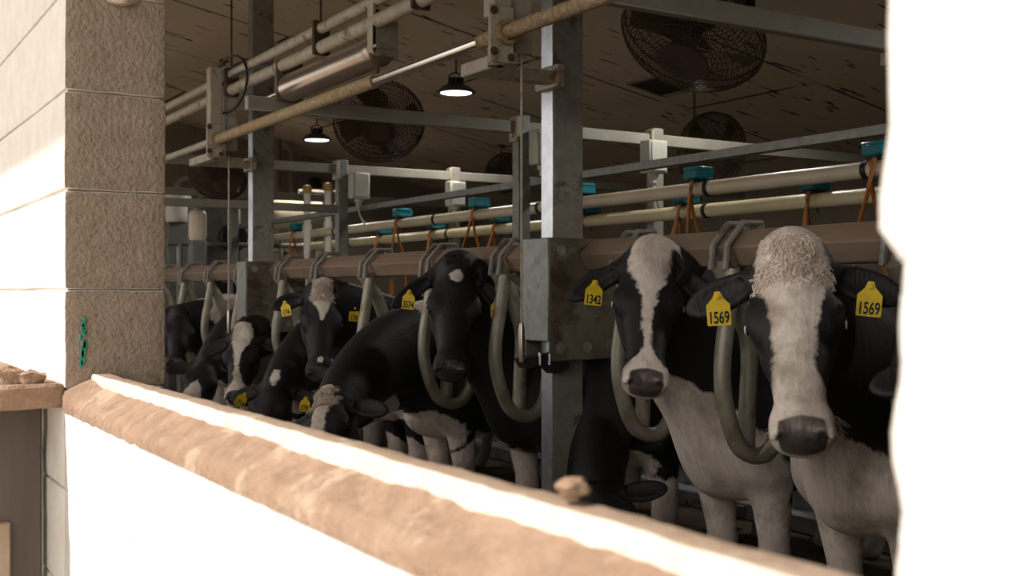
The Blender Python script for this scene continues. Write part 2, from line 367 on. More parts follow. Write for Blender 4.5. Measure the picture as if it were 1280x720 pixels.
# rubble on the low wing wall at the far jamb
WU = UJ+.03
mb = MB(); mb.box((-.9, UJ+.005, H-.232), (V0+.002, UJ+1.1, H-.184), bev=.006)
bmesh.ops.subdivide_edges(mb.bm, edges=[e for e in mb.bm.edges if e.calc_length() > .5], cuts=40, use_grid_fill=True)
for v in mb.bm.verts: v.co += mnoise.noise_vector(v.co*17)*.003
root = empty('wing_wall', (0, UJ+.5, 0), 'low wing wall of dark weathered boards capped by a dusty ledge at the far window jamb', 'low wall')
part(mb, 'coping', M['dust'], root)
mb = MB()
for k in range(7):
    xa = -.9+k*.19; mb.box((xa, 2.55, 0), (min(xa+.184, V0-.002), 2.62, H-.245), bev=.004)
part(mb, 'board_panel', M['dark_board'], root)
mb = MB(); mb.box((.0, 2.535, 0), (UV(14, 2.53), 2.55, H-.48), bev=.004); part(mb, 'pale_panel', M['tan_board'], root)
for (px, py, r_, lb) in ((8, 462, .034, 'larger crusty tan lump of debris on the ledge at the left edge of the photo'), (40, 478, .026, 'flat tan lump of debris on the ledge nearest the white wall'), (24, 471, .022, 'small tan lump of debris between the other two on the ledge')):
    p = PD(px, 480, 2.27); p.z = H-.184+r_*.42
    clod(p, r_, M['dust'], lb)
# a paint mark on the jamb and a chip of mortar at its top
m, n, l, b = nt('green_paint'); b.inputs['Base Color'].default_value = (.02, .30, .20, 1); b.inputs['Roughness'].default_value = .8
M['green_paint'] = m
mb = MB(); random.seed(2)
for k in range(26):
    t = k/25; y = 400+t*56+random.uniform(-3, 3); x = 104+random.uniform(-3.5, 3.5)*(1-abs(t-.45))*1.2-2*t
    v_ = UV(x, UJ); d = CT*UJ+ST*v_; z = H+(HZ-y)/F*d; s_ = random.uniform(.003, .007)
    mb.box((v_-s_*.5, UJ-.0045, z-s_*1.1), (v_+s_*.5, UJ-.001, z+s_*1.1), bev=.001)
tag(mb.build('paint_mark', M['green_paint']), 'faded green spray paint mark on the tan block jamb', 'paint mark')
p = Vector((UV(150, UJ), UJ-.012, H+(HZ-2)/F*(CT*UJ+ST*.55)))
o = clod(p, .024, M['pale_concrete'], 'pale lump of mortar stuck high on the block jamb', name='mortar_lump'); o['category'] = 'mortar'
o.scale = (1.2, 1, .8)

# ------------------------------------------------------------------ posts, plates and the neck bar
BV = 2.1                                                    # bar X
def bolt(mb, c, axis, r_=.012, h_=.009):
    mb.lathe([(0, 0), (r_*1.45, 0), (r_*1.45, .003), (r_, .003), (r_, h_), (0, h_)], c, axis, n=6+6)
def steel_post(u, front_v, label, plate_z):
    root = empty('steel_post', (front_v, u, 0), label, 'post', None)
    zt = ceil_z(front_v)
    mb = MB(); t = .006; du = .065; dv = .115                # box section with returned lips
    mb.box((front_v+.001, u-du/2, 0), (front_v+dv, u+du/2, zt), bev=.003)
    p = part(mb, 'column', M['galv_dull'], root)
    mb = MB(); mb.box((front_v-.003, u-du/2+.001, 0), (front_v+.001, u+du/2, zt), bev=.0012); part(mb, 'daylit_strip', M['galv_bright'], root)  # daylight on the outward face put into a brighter metal strip
    z0, z1 = plate_z
    mb = MB(); mb.box((front_v-.05, u-.088, z0+.0), (front_v+.27, u-.075, z1), bev=.003)
    pl = part(mb, 'gusset_plate', M['plate_steel'], root)
    for (a, b_) in ((.02, .04), (.20, .04), (.02, .34), (.12, .34), (.21, .335)):
        b2 = MB(); bolt(b2, (front_v-.03+a, u-.088, z1-b_*(z1-z0)/.38), (0, -1, 0))
        for v in b2.bm.verts: v.co -= root.location
        b2.build('bolt', M['galv_dull'], pl)
    mb = MB(); mb.box((front_v-.058, u-.088, z0+.06), (front_v-.046, u+.06, z1), bev=.003); part(mb, 'front_plate', M['galv'], root)
    mb = MB(); mb.box((front_v-.046, u+.052, z0+.0), (front_v+.25, u+.062, z1), bev=.003); part(mb, 'rear_plate', M['plate_steel'], root)
    # the dark hanger with its pale clevis below the plate
    mb = MB(); mb.prism([(-.12, -.02), (.05, 0), (.05, -.05), (.0, -.07), (-.03, -.04), (-.10, -.05)], .05, Matrix.Translation((front_v-.03, u-.06, z0+.03)))
    part(mb, 'hanger', M['black'], root)
    mb = MB(); c = Vector((front_v-.09, u-.09, z0-.01))
    mb.tube([c+Vector((0, 0, 0)), c+Vector((0, 0, .035)), c+Vector((.035, 0, .035)), c+Vector((.035, 0, 0))], .005, 6); part(mb, 'clevis', M['galv_bright'], root)
    return root
steel_post(2.94, 1.985, 'nearer galvanised steel post with a large bolted gusset plate beside the cow tagged 1342', (H-.213, H+.168))
steel_post(5.74, 1.985, 'farther galvanised steel post with a bolted gusset plate in front of the plumbing', (H-.213, H+.160))

zb = H+.118; sd = .052
mb = MB()
ya, yb = -1.5, 10.6
A = [mb.bm.verts.new((BV+a*sd, ya, zb+b_*sd)) for a, b_ in ((-1, .0), (-.15, .9), (.85, .9), (1, 0), (.1, -1), (-.4, -.95))]
Bv = [mb.bm.verts.new((v.co.x, yb, v.co.z)) for v in A]
mb.bm.faces.new(A); mb.bm.faces.new(list(reversed(Bv)))
for i in range(len(A)): mb.bm.faces.new((A[i], A[(i+1) % len(A)], Bv[(i+1) % len(A)], Bv[i]))
bmesh.ops.bevel(mb.bm, geom=mb.bm.edges[:], offset=.004, segments=1, affect='EDGES')
tag(mb.build('neck_rail', M['bar_paint'], ang=25), 'long brown steel neck rail running above the cows necks', 'rail')

def make_yoke():
    root = empty('headlock', (BV, 0, 0), '', 'headlock', 'headlock yokes hung from the neck rail')
    for s, nm in ((-1, 'hook'), (1, 'hook')):
        y = s*.028; h_ = MB()
        h_.tube([(BV-.075, y, zb-.06), (BV-.068, y, zb+.005), (BV-.014, y, zb+.064), (BV+.05, y, zb+.066), (BV+.066, y, zb+.0), (BV+.04, y, zb-.06)], .0095, 8)
        part(h_, 'hook', M['galv_dull'], root)
    t_ = MB()                                               # straight drop tube
    t_.tube(spline([(BV-.062, 0, zb-.05), (BV+.0, 0, zb-.15), (BV+.035, .0, zb-.27), (BV+.03, 0, zb-.42), (BV+.025, 0, H-.43)]), [.028]*10+[.024]*15, 12); part(t_, 'drop_tube', M['yoke_steel'], root)
    t_ = MB()                                               # bowed tube ending in the U
    t_.tube(spline([(BV-.05, -.03, zb-.06), (BV-.070, -.03, zb-.18), (BV-.092, -.035, zb-.30), (BV-.086, -.035, H-.28), (BV-.045, -.035, H-.39), (BV+.01, -.03, H-.43), (BV+.07, -.03, H-.43), (BV+.115, -.03, H-.38), (BV+.125, -.03, H-.31)]), .023, 12)
    part(t_, 'bowed_tube', M['yoke_steel'], root)
    c_ = MB(); c_.box((BV-.06, -.024, zb-.12), (BV-.026, .024, zb-.035), bev=.004); part(c_, 'clamp', M['galv_dull'], root)
    return root
def copy_tree(o, parent=None):
    c = o.copy(); COL.objects.link(c)
    if parent is not None: c.parent = parent
    for ch in [x for x in bpy.data.objects if x.parent == o]: copy_tree(ch, c)
    return c
YU = [1.64, 2.2, 2.69, 3.33, 3.86, 4.43, 4.98, 5.46, 6.10, 6.66, 7.22, 7.78, 8.34]
YL = ['headlock yoke at the right edge, between cow 1569 and the sunlit wall',
      'headlock yoke with bowed tube at the left cheek of the white-faced cow tagged 1569',
      'headlock yoke below the cow tagged 1342, right of the nearer steel post',
      'headlock yoke hanging just left of the nearer steel post',
      'headlock yoke under the chin of the black cow with a small white forehead star',
      'headlock yoke to the right of the cow with the curly white forehead',
      'headlock yoke at the left shoulder of the cow with the curly white forehead',
      'headlock yoke just right of the farther steel post, its foot behind cows',
      'headlock yoke first to the left of the farther steel post', 'headlock yoke second to the left of the farther steel post',
      'headlock yoke third to the left of the farther steel post', 'headlock yoke fourth to the left of the farther steel post', 'headlock yoke farthest along the rail toward the end wall']
yk = make_yoke()
for i, (u, lb) in enumerate(zip(YU, YL)):
    o = yk if i == 0 else copy_tree(yk)
    o.location = (BV+(.04 if 2.6 < u < 2.8 else 0), u, 0); o['label'] = lb

# cross frames over the stalls
def frame_at(u, labelw, cross_z, low=False):
    root = empty('cross_frame', (2.95, u, 0), labelw, 'frame', None)
    vs_, ve = (2.95, 3.79) if u > 3 else (2.99, 3.79)
    mb = MB(); mb.box((1.57, u-.02, H+cross_z-.03), (VBACK, u+.02, H+cross_z+.03), bev=.004); part(mb, 'beam', M['white_steel'], root)
    for v_ in (vs_, ve):
        mb = MB(); hw = .034 if u > 3 else .018; mb.box((v_-hw, u-.03, H+.085), (v_+hw, u+.03, H+cross_z+.06), bev=.004); part(mb, 'post', M['galv'] if v_ == vs_ else M['white_steel'], root)
        mb = MB(); mb.box((v_-.05, u-.034, H+cross_z-.07), (v_-.028, u+.034, H+cross_z+.05), bev=.003)
        bolt(mb, (v_-.05, u, H+cross_z+.02), (-1, 0, 0)); bolt(mb, (v_-.05, u, H+cross_z-.04), (-1, 0, 0)); part(mb, 'clip', M['cream_steel'], root)
    if low:
        mb = MB(); mb.box((V1+.3, u-.02, H+cross_z-.285), (2.95, u+.02, H+cross_z-.235), bev=.004); part(mb, 'lower_beam', M['white_steel'], root)
    return root
frame_at(2.40, 'pale steel cross frame nearest the camera with beam running to the top right', .80)
frame_at(4.60, 'pale steel cross frame whose beam passes in front of the large fan at centre left', .80)
frame_at(6.77, 'pale steel cross frame with two beams behind the farther post', .80, True)
frame_at(8.95, 'pale steel cross frame farthest away near the end wall', .80)
def ctrl_box(u, v_, z_, lb):
    root = empty('control_box', (v_, u-.07, z_), lb, 'box', None)
    mb = MB(); mb.box((v_-.06, u-.115, z_-.085), (v_+.06, u-.03, z_+.085), bev=.006); part(mb, 'case', M['box_white'], root)
    mb = MB(); mb.box((v_-.05, u-.122, z_-.075), (v_+.05, u-.115, z_+.075), bev=.003); part(mb, 'lid', M['box_white'], root)
    mb = MB(); mb.lathe([(0, -.05), (.018, -.05), (.018, -.02), (.028, -.02), (.028, 0), (0, 0)], (v_, u-.07, z_-.085), n=14)
    mb.tube(spline([(v_, u-.07, z_-.13), (v_+.01, u-.07, z_-.19), (v_+.06, u-.05, z_-.26)]), .008, 8); part(mb, 'gland', M['box_white'], root)
ctrl_box(4.60, 3.03, H+.70, 'white control box beside the nearer steel post')
ctrl_box(4.60, 3.72, H+.70, 'white control box right of the nearer steel post, above the grey channel')
ctrl_box(6.77, 3.04, H+.69, 'white control box between the farther post and the lamps, on a galvanised post')
ctrl_box(6.77, 3.76, H+.67, 'white control box hung on the middle distant post above the cream milk pipes')

# grey channel and the two milk pipes
mb = MB(); cv = 3.06; ch = .1846*cv
mb.box((cv, -1, H+ch-.034), (cv+.006, 9.6, H+ch), bev=.001); mb.box((cv+.006, -1, H+ch-.006), (cv+.05, 9.6, H+ch), bev=.001); mb.box((cv+.006, -1, H+ch-.034), (cv+.05, 9.6, H+ch-.030), bev=.001)
tag(mb.build('steel_channel', M['galv'], ang=30), 'long grey steel channel running above the cream pipes', 'channel')
V_A, H_A, V_B, H_B = 3.40, .136*3.40, 3.66, .107*3.66
def milk_pipe(v_, h_, m, lb, joints):
    root = empty('milk_pipe', (v_, 0, 0), lb, 'pipe', None)
    mb = MB(); mb.tube([(v_, -1.5, H+h_), (v_, 10.2, H+h_)], .033, 20); part(mb, 'tube', m, root)
    for j in joints:
        mb = MB(); mb.tube([(v_, j-.012, H+h_), (v_, j+.012, H+h_)], .037, 20); part(mb, 'clamp', M['black'], root)
milk_pipe(V_A, H_A, M['cream_pipe'], 'upper cream milk pipe running the length of the stalls', [2.84+.03, 3.75, 5.1, 6.3, 7.9])
milk_pipe(V_B, H_B, M['yellow_pipe'], 'lower yellowish milk pipe running below and behind the cream one', [4.05, 5.4, 6.6, 8.2])
def pulsator(px, upper, lb):
    v_ = V_A if upper else V_B; h_ = H_A if upper else H_B
    p = PV(px, 200, v_); u = p.y; z = H+h_+.033
    root = empty('pulsator', (v_, u, z), lb, 'pulsator', 'teal pulsators clipped on the milk pipes')
    mb = MB(); mb.box((v_-.055, u-.045, z+.012), (v_+.055, u+.045, z+.055), bev=.006); mb.box((v_-.05, u-.05, z+.05), (v_+.045, u+.05, z+.066), bev=.004); part(mb, 'case', M['teal'], root)
    mb = MB(); mb.box((v_-.045, u-.03, z-.0), (v_+.045, u+.03, z+.014), bev=.003); part(mb, 'base', M['black'], root)
    for s in (-1, 1):
        mb = MB(); mb.tube(spline([(v_-.03*s, u-.02, z+.01), (v_-.03*s-.035, u-.02, z-.03), (v_-.03*s-.03, u-.02, z-.085)], 4), .005, 6); part(mb, 'strap', M['black'], root)
    rr = random.Random(px)
    for s in (-1, 1):
        x0 = v_-.04+s*.015; e = rr.uniform(.03, .12)*s
        mb = MB(); mb.tube(spline([(x0, u+s*.02, z), (x0-.01+e*.2, u+s*.02, z-.12), (x0+e, u+s*.04, z-.30), (x0+e*1.3, u+s*.05, z-.62)], 5), .0085, 8); part(mb, 'hose', M['orange_hose'], root)
for px, up, lb in ((1100, 1, 'teal pulsator at the right end of the upper cream pipe'), (873, 1, 'teal pulsator on the upper pipe above the cow tagged 1342'),
                   (728, 1, 'teal pulsator on the upper pipe just right of the nearer steel post'), (599, 1, 'teal pulsator on the upper pipe just left of the nearer steel post'),
                   (503, 1, 'teal pulsator on the upper pipe in the middle distance'), (372, 1, 'teal pulsator on the upper pipe beside the farther steel post'),
                   (1018, 0, 'teal pulsator on the lower pipe above the white-faced cow tagged 1569'), (857, 0, 'teal pulsator on the lower pipe above the cow tagged 1342'),
                   (736, 0, 'teal pulsator on the lower pipe right of the nearer steel post'), (625, 0, 'teal pulsator on the lower pipe left of the nearer steel post'),
                   (545, 0, 'teal pulsator on the lower pipe above the black cow with a star'), (479, 0, 'teal pulsator on the lower pipe, farthest that shows teal')):
    pulsator(px, up, lb)
# thin back pipe and cable behind
mb = MB(); mb.tube([(4.3, -1, H+.44), (4.3, 10, H+.44)], .012, 8); tag(mb.build('air_line', M['galv_dull']), 'thin dull air line running behind the milk pipes', 'pipe')

# overhead shaft with sleeves, rail pair and air cylinder
SV, SH = 1.65, .4388*1.65; RH_ = .605*1.72
root = empty('indexing_shaft', (SV, 5, H+SH), 'long overhead shaft, rusty tan with a shiny bare section, left of the nearer post', 'shaft')
ub = [PV(x, 100, SV).y for x in (800, 606, 470, 270, 190)]
def shaft(ya, yb, rad, m, nm, ribs=0):
    mb = MB()
    if ribs:
        n_ = int((yb-ya)/.012); mb.tube([(SV, ya+(yb-ya)*i/n_, H+SH) for i in range(n_+1)], [rad+(.0022 if i % 2 else 0)*mnoise.noise(Vector((i*.3, 0, 0)))+.001*(i % 2) for i in range(n_+1)], 14)
    else: mb.tube([(SV, ya, H+SH), (SV, yb, H+SH)], rad, 18)
    part(mb, nm, m, root)
shaft(.7, ub[1]+.02, .021, M['rust_pipe'], 'near_tube', 1); shaft(ub[1]-.01, ub[2], .019, M['chrome'], 'bare_rod'); shaft(ub[2], ub[3]+.05, .024, M['rust_pipe'], 'ribbed_tube', 1); shaft(ub[3]+.05, 9.5, .018, M['cream_steel'], 'far_tube')
def bearing(u, lb, post_u):
    root = empty('bearing_bracket', (SV, u, H+SH), lb, 'bracket')
    z = H+SH
    mb = MB(); mb.box((SV-.05, u-.012, z-.085), (SV+.03, u+.0, z+.075), bev=.003); part(mb, 'face_plate', M['cream_steel'], root)
    for a, c_ in ((-.038, .058), (-.038, -.055), (.018, -.068)): mb = MB(); bolt(mb, (SV+a, u-.012, z+c_), (0, -1, 0), .008); part(mb, 'bolt', M['wire'], root)
    mb = MB(); mb.lathe([(.024, -.03), (.036, -.03), (.036, .015), (.024, .015)], (SV, u-.0, z), (0, 1, 0), n=20); part(mb, 'collar', M['rust_pipe'], root)
    mb = MB(); mb.box((SV+.0, u, z-.085), (SV+.05, post_u-.03, z-.045), bev=.004); mb.box((SV+.03, post_u-.075, z-.080), (1.983, post_u-.035, z-.040), bev=.003); mb.box((1.955, post_u-.10, z-.09), (1.982, post_u+.03, z-.02), bev=.003); part(mb, 'arm', M['cream_steel'], root)
    mb = MB(); mb.box((SV-.03, u+.0, z+.05), (SV+.03, u+.06, H+RH_+.03), bev=.004); mb.box((SV+.05, u+.02, z-.045), (SV+.11, u+.08, H+RH_+.03), bev=.004); mb.box((1.70, u+.02, H+RH_+.02), (SV+.13, u+.08, H+RH_+.045), bev=.003); part(mb, 'hanger', M['cream_steel'], root)
    mb = MB(); mb.lathe([(0, 0), (.024, 0), (.024, .05), (0, .05)], (SV+.0, u+.04, z-.085), (0, 0, 1), n=16); part(mb, 'boss', M['rust_pipe'], root)
bearing(PV(606, 100, SV-.06).y, 'tan rusty bearing bracket holding the shaft at the nearer post', 2.94)
bearing(PV(255, 100, SV-.06).y, 'tan bearing bracket holding the shaft at the farther post', 5.74)
for (x0, lb, pu) in ((652, 'thin steel control rod hanging beside the nearer post', 0), (286, 'thin steel control rod hanging beside the farther post', 1)):
    v_ = 1.73; p = PV(x0, 60, v_); mb = MB(); z1 = H+SH-.040; z0 = H-.19
    root = empty('control_rod', (v_, p.y, z0), lb, 'rod')
    mb.tube([(v_, p.y, z0), (v_, p.y, z1)], .0035 if pu == 0 else .004, 8); part(mb, 'rod', M['cream_steel'], root)
    mb = MB(); mb.lathe([(0, -.06), (.007, -.06), (.009, -.03), (.009, .03), (.006, .05), (0, .05)], (v_, p.y, z0+.05), n=12); part(mb, 'coupling', M['tank_steel'], root)
# gate rod in front of the nearer post
RV = 1.72; RH = .605*RV
for dz, r_, lb in ((.0, .022, 'upper tan overhead pipe of the pair at top left'), (-.075, .026, 'lower tan overhead pipe of the pair at top left')):
    mb = MB(); mb.tube([(RV, 2.0, H+RH+dz), (RV, 9.8, H+RH+dz)], r_, 14)
    tag(mb.build('overhead_pipe', M['cream_steel']), lb, 'pipe')
u0, u1 = 3.67, 4.56; zc_ = H+.872
root = empty('air_cylinder', (1.75, 4.1, zc_), 'large shiny steel air cylinder hanging from the overhead pipes', 'cylinder')
mb = MB(); mb.lathe([(0, 0), (.046, 0), (.058, .008), (.0605, .03), (.0585, .05), (.0585, .84), (.0605, .86), (.058, .885), (.044, .895), (0, .895)], (1.75, u0, zc_), (0, 1, 0), n=36); part(mb, 'barrel', M['tank_steel'], root)
mb = MB(); mb.box((1.70, u0-.045, zc_-.02), (1.712, u0+.005, H+RH+.02), bev=.002); mb.box((1.70, u0-.045, zc_-.03), (1.80, u0-.038, zc_+.10), bev=.002); mb.box((1.70, u0-.07, zc_-.005), (1.78, u0-.038, zc_+.005), bev=.002); part(mb, 'bracket', M['cream_steel'], root)
mb = MB(); mb.box((1.69, u1+.005, zc_-.06), (1.81, u1+.017, H+RH-.05), bev=.002); part(mb, 'bracket', M['plate_steel'], root)
mb = MB(); mb.tube([(1.75, u1-.01, zc_), (1.75, u1+1.0, zc_-.0)], .010, 12); part(mb, 'piston_rod', M['chrome'], root)
mb = MB(); p = [(RV-.03, 5.2+.22*math.cos(a)*1.2, H+RH-.06+.13*math.sin(a)) for a in [k*math.pi/12 for k in range(25)]]
mb.tube(p, .006, 8, closed=False); mb.tube(spline([(RV-.03, 5.46, H+RH-.06), (RV-.03, 5.1, H+RH-.03), (RV-.02, 4.65, H+RH-.06), (RV+.0, 4.55, zc_+.06)]), .005, 8)
tag(mb.build('air_hose', M['black']), 'black looped air hose hung on the overhead pipes at left', 'hose')
for u_ in (4.15, 5.25, 3.3):
    mb = MB(); mb.tube([(RV, u_, H+RH), (RV, u_, ceil_z(RV))], .005, 8); mb.box((RV-.035, u_-.01, H+RH-.105), (RV+.035, u_+.01, H+RH+.03), bev=.004)
    tag(mb.build('pipe_hanger', M['wire']), {4.15: 'rusty hanger on the overhead pipes above the air cylinder', 5.25: 'rusty hanger on the overhead pipes within the black hose loop', 3.3: 'rusty hanger on the overhead pipes at the top of the photo'}[u_], 'hanger')

# ------------------------------------------------------------------ fans, lamps, vent
def fan(c, n_, R_, lb, rodp=None, seed=0, roll=0):
    """wire-guard fan: c centre, n_ axis pointing to its front"""
    root = empty('barn_fan', c, lb, 'fan', 'wire-guard fans under the ceiling')
    n_ = Vector(n_).normalized(); q = Vector((0, 0, 1)).rotation_difference(n_)
    def L(x, y, z): return Vector(c)+q @ Vector((x, y, z))
    NR = 84
    for side, depth, nm in ((1, .13*R_/.32, 'front_guard'), (-1, .13*R_/.32, 'rear_guard')):
        mb = MB()
        def pz(r_): return side*(.02+depth*(1-(r_/R_)**3)**.7 if r_ < R_ else .02)
        for k in range(13):
            r_ = R_*(.22+.78*k/12)
            mb.tube([L(r_*math.cos(a), r_*math.sin(a), pz(min(r_, R_*.9999))) for a in [2*math.pi*j/40 for j in range(40)]], .0021 if k < 12 else .005, 4, closed=True)
        for j in range(NR):
            a0 = 2*math.pi*j/NR; pts = []
            for k in range(9):
                t = k/8; r_ = R_*(.22+.78*t); a = a0+side*.5*(t); pts.append(L(r_*math.cos(a), r_*math.sin(a), pz(min(r_, R_*.9999))))
            mb.tube(pts, .0019, 4, cap=False)
        part(mb, nm, M['wire'], root)
    mb = MB(); mb.lathe([(0, .152*R_/.32), (R_*.36, .151*R_/.32), (R_*.37, .143*R_/.32), (R_*.36, .135*R_/.32), (0, .135*R_/.32)], c, n_, n=28); part(mb, 'badge_disc', M['fan_dark'], root)
    mb = MB(); mb.lathe([(0, -.30), (R_*.20, -.29), (R_*.24, -.26), (R_*.24, -.10), (R_*.18, -.07), (0, -.06)], c, n_, n=24)
    part(mb, 'motor', M['fan_dark'], root)
    mb = MB(); mb.lathe([(0, .03), (R_*.13, .03), (R_*.13, -.07), (0, -.07)], c, n_, n=18); part(mb, 'hub', M['fan_dark'], root)
    for b_ in range(4):
        a0 = b_*math.pi/2+.4+seed; mb = MB(); g = []
        for i in range(6):
            t = i/5; r_ = R_*(.12+.78*t); row = []
            for j in range(5):
                s = j/4-.5; a = a0+s*(.85-.30*t)+.25*t; row.append(mb.bm.verts.new(L(r_*math.cos(a), r_*math.sin(a), s*.09*(1-.5*t))))
            g.append(row)
        for i in range(5):
            for j in range(4): mb.bm.faces.new((g[i][j], g[i][j+1], g[i+1][j+1], g[i+1][j]))
        ex = bmesh.ops.solidify(mb.bm, geom=mb.bm.faces[:], thickness=.002)
        part(mb, 'blade', M['fan_dark'], root)
    top = Vector(c)-n_*.22; zc = ceil_z(top.x); rp = rodp or top
    mb = MB(); mb.tube([top, Vector((top.x, top.y, zc+.0))], .007, 8); mb.box((top.x-.03, top.y-.03, zc-.012), (top.x+.03, top.y+.03, zc+.006)); part(mb, 'hanging_rod', M['wire'], root)
    return root
FN = (-.25, -.70, -.62)
fan(PD(866, 46, 4.75), (-.50, -.12, -.85), .31, 'large wire-guard fan at top right under the ceiling', seed=.3)
fan(PD(474, 152, 6.6), (-.30, -.70, -.60), .265, 'large wire-guard fan behind the pale beam at centre left, between the two lamps', seed=.9)
fan(PD(890, 188, 7.0), (-.15, -.80, -.20), .235, 'wire-guard fan partly hidden by the grey channel, above the cow tagged 1342', seed=.1)
fan(PD(632, 216, 9.6), (-.3, -.75, -.3), .17, 'small distant wire-guard fan left of the nearer steel post', seed=.5)
fan(PD(272, 222, 8.3), (-.4, -.5, -.8), .21, 'brownish wire-guard fan behind the bearing bracket of the farther post', seed=.5)
def lamp(c, lb, r_=.125):
    root = empty('high_bay_lamp', c, lb, 'lamp', 'round high bay lamps on the ceiling')
    s = r_/.125; c = Vector(c)
    mb = MB(); mb.lathe([(.03*s, .062*s), (.055*s, .058*s), (.098*s, .036*s), (.122*s, .012*s), (.130*s, .008*s), (.130*s, 0), (.108*s, -.004), (.104*s, .01*s), (0, .01*s)], c, n=36); part(mb, 'housing', M['lamp_body'], root)
    mb = MB(); mb.lathe([(0, .006*s), (.103*s, .006*s), (.103*s, -.001*s), (0, -.012*s)], c, n=36); part(mb, 'diffuser', M['led'], root)
    mb = MB()
    for k in range(14):
        a = 2*math.pi*k/14; rt = Matrix.Rotation(a, 3, 'Z'); mb.obox(c+rt @ Vector((.036*s, 0, .078*s)), (.034*s, .005*s, .038*s), rt)
    mb.lathe([(0, .05*s), (.030*s, .05*s), (.030*s, .10*s), (0, .10*s)], c, n=16); part(mb, 'heat_sink', M['lamp_body'], root)
    mb = MB(); mb.tube(spline([c+Vector((.05, 0, .07)), c+Vector((.05, 0, .11)), c+Vector((.0, 0, .135)), c+Vector((-.05, 0, .11)), c+Vector((-.05, 0, .07))]), .005, 6)
    mb.tube([c+Vector((0, 0, .13)), Vector((c.x, c.y, ceil_z(c.x)-.002))], .006, 6); part(mb, 'yoke', M['lamp_body'], root)
    L_ = bpy.data.lights.new('lamp_glow', 'SPOT'); L_.energy = 26; L_.shadow_soft_size = .09; L_.spot_size = R(165); L_.spot_blend = .35; L_.color = (1, .97, .9)
    lo = bpy.data.objects.new('lamp_glow', L_); COL.objects.link(lo); lo.parent = root; lo.location = (0, 0, -.10)
lamp(PD(570, 116, 7.5), 'round high bay lamp glowing white, the nearer of the two')
lamp((3.90, 4.05, ceil_z(3.9)-.18), 'unseen high bay lamp added over the white-faced cow to brighten the right side')  # out of view, added to brighten the right side; continues the visible lamp row
lamp((3.90, 1.3, ceil_z(3.9)-.18), 'unseen high bay lamp nearest the camera, added to brighten the right side')  # second added lamp out of view, one step further along the row
lamp(PD(396, 175, 9.9), 'round high bay lamp glowing white, the farther of the two behind the farther post')
p = PD(825, 107, 7.37); sv, su = .13, .13
mb = MB(); z = lambda a: ceil_z(a)
fr = Matrix.Translation((p.x, p.y, ceil_z(p.x))) @ Matrix.Rotation(math.atan(.185), 4, 'Y')
root = empty('ceiling_vent', (p.x, p.y, ceil_z(p.x)), 'square dark vent opening in the ceiling below the large fan', 'vent')
for a in ((-1, 0), (1, 0), (0, -1), (0, 1)):
    mb.obox(fr @ Vector((a[0]*.15, a[1]*.15, -.006)), (.02 if a[0] else .32, .02 if a[1] else .32, .014), fr.to_3x3())
part(mb, 'frame', M['back_wall'], root)
mb = MB(); mb.obox(fr @ Vector((0, 0, -.002)), (.28, .28, .006), fr.to_3x3()); part(mb, 'opening', M['black'], root)
# drip cable below ceiling at centre
# ------------------------------------------------------------------ plumbing at the far end
def at_end(px, py, u): v_ = UV(px, u); d = CT*u+ST*v_; return Vector((v_, u, H+(HZ-py)/F*d))
EU = 9.6
root = empty('receiver_tank', at_end(365, 268, EU), 'cream horizontal receiver tank behind the farther steel post', 'tank')
a = at_end(330, 268, EU); b_ = at_end(424, 268, EU+.1)
ax = (b_-a).normalized(); Ln = (b_-a).length
mb = MB(); mb.lathe([(0, 0), (.07, .01), (.115, .05), (.13, .1), (.13, Ln-.1), (.115, Ln-.05), (.07, Ln-.01), (0, Ln)], a, ax, n=28); part(mb, 'vessel', M['cream_pipe'], root)
mb = MB()
for t in (.25, .7):
    p = a+ax*Ln*t; mb.box((p.x-.03, p.y-.03, 0), (p.x+.03, p.y+.03, p.z-.12), bev=.004)
part(mb, 'stand', M['galv_dull'], root)
mb = MB(); p = a+ax*Ln*.45; mb.tube([p+Vector((0, 0, .12)), p+Vector((0, 0, .22)), p+Vector((.5, 0, .22))], .012, 8); part(mb, 'top_pipe', M['cream_steel'], root)
for (x_, y0_, y1_, lb) in ((384, 234, 326, 'tall white plastic pipe with yellow cap, left one of the pair'), (410, 231, 312, 'tall white plastic pipe with yellow cap, right one of the pair')):
    p = at_end(x_, y0_, 8.2); root = empty('plastic_pipe', (p.x, p.y, 0), lb, 'pipe')
    mb = MB(); mb.tube([(p.x, p.y, 0), (p.x, p.y, p.z)], .027, 16); part(mb, 'tube', M['pvc'], root)
    mb = MB(); mb.lathe([(0, .02), (.033, .01), (.036, -.01), (.034, -.05), (0, -.05)], p, n=18); part(mb, 'cap', M['yellow_cap'], root)
    mb = MB(); mb.lathe([(.0, -.03), (.034, -.03), (.034, .03), (0, .03)], (p.x, p.y, p.z-.32), n=18); part(mb, 'coupling', M['pvc'], root)
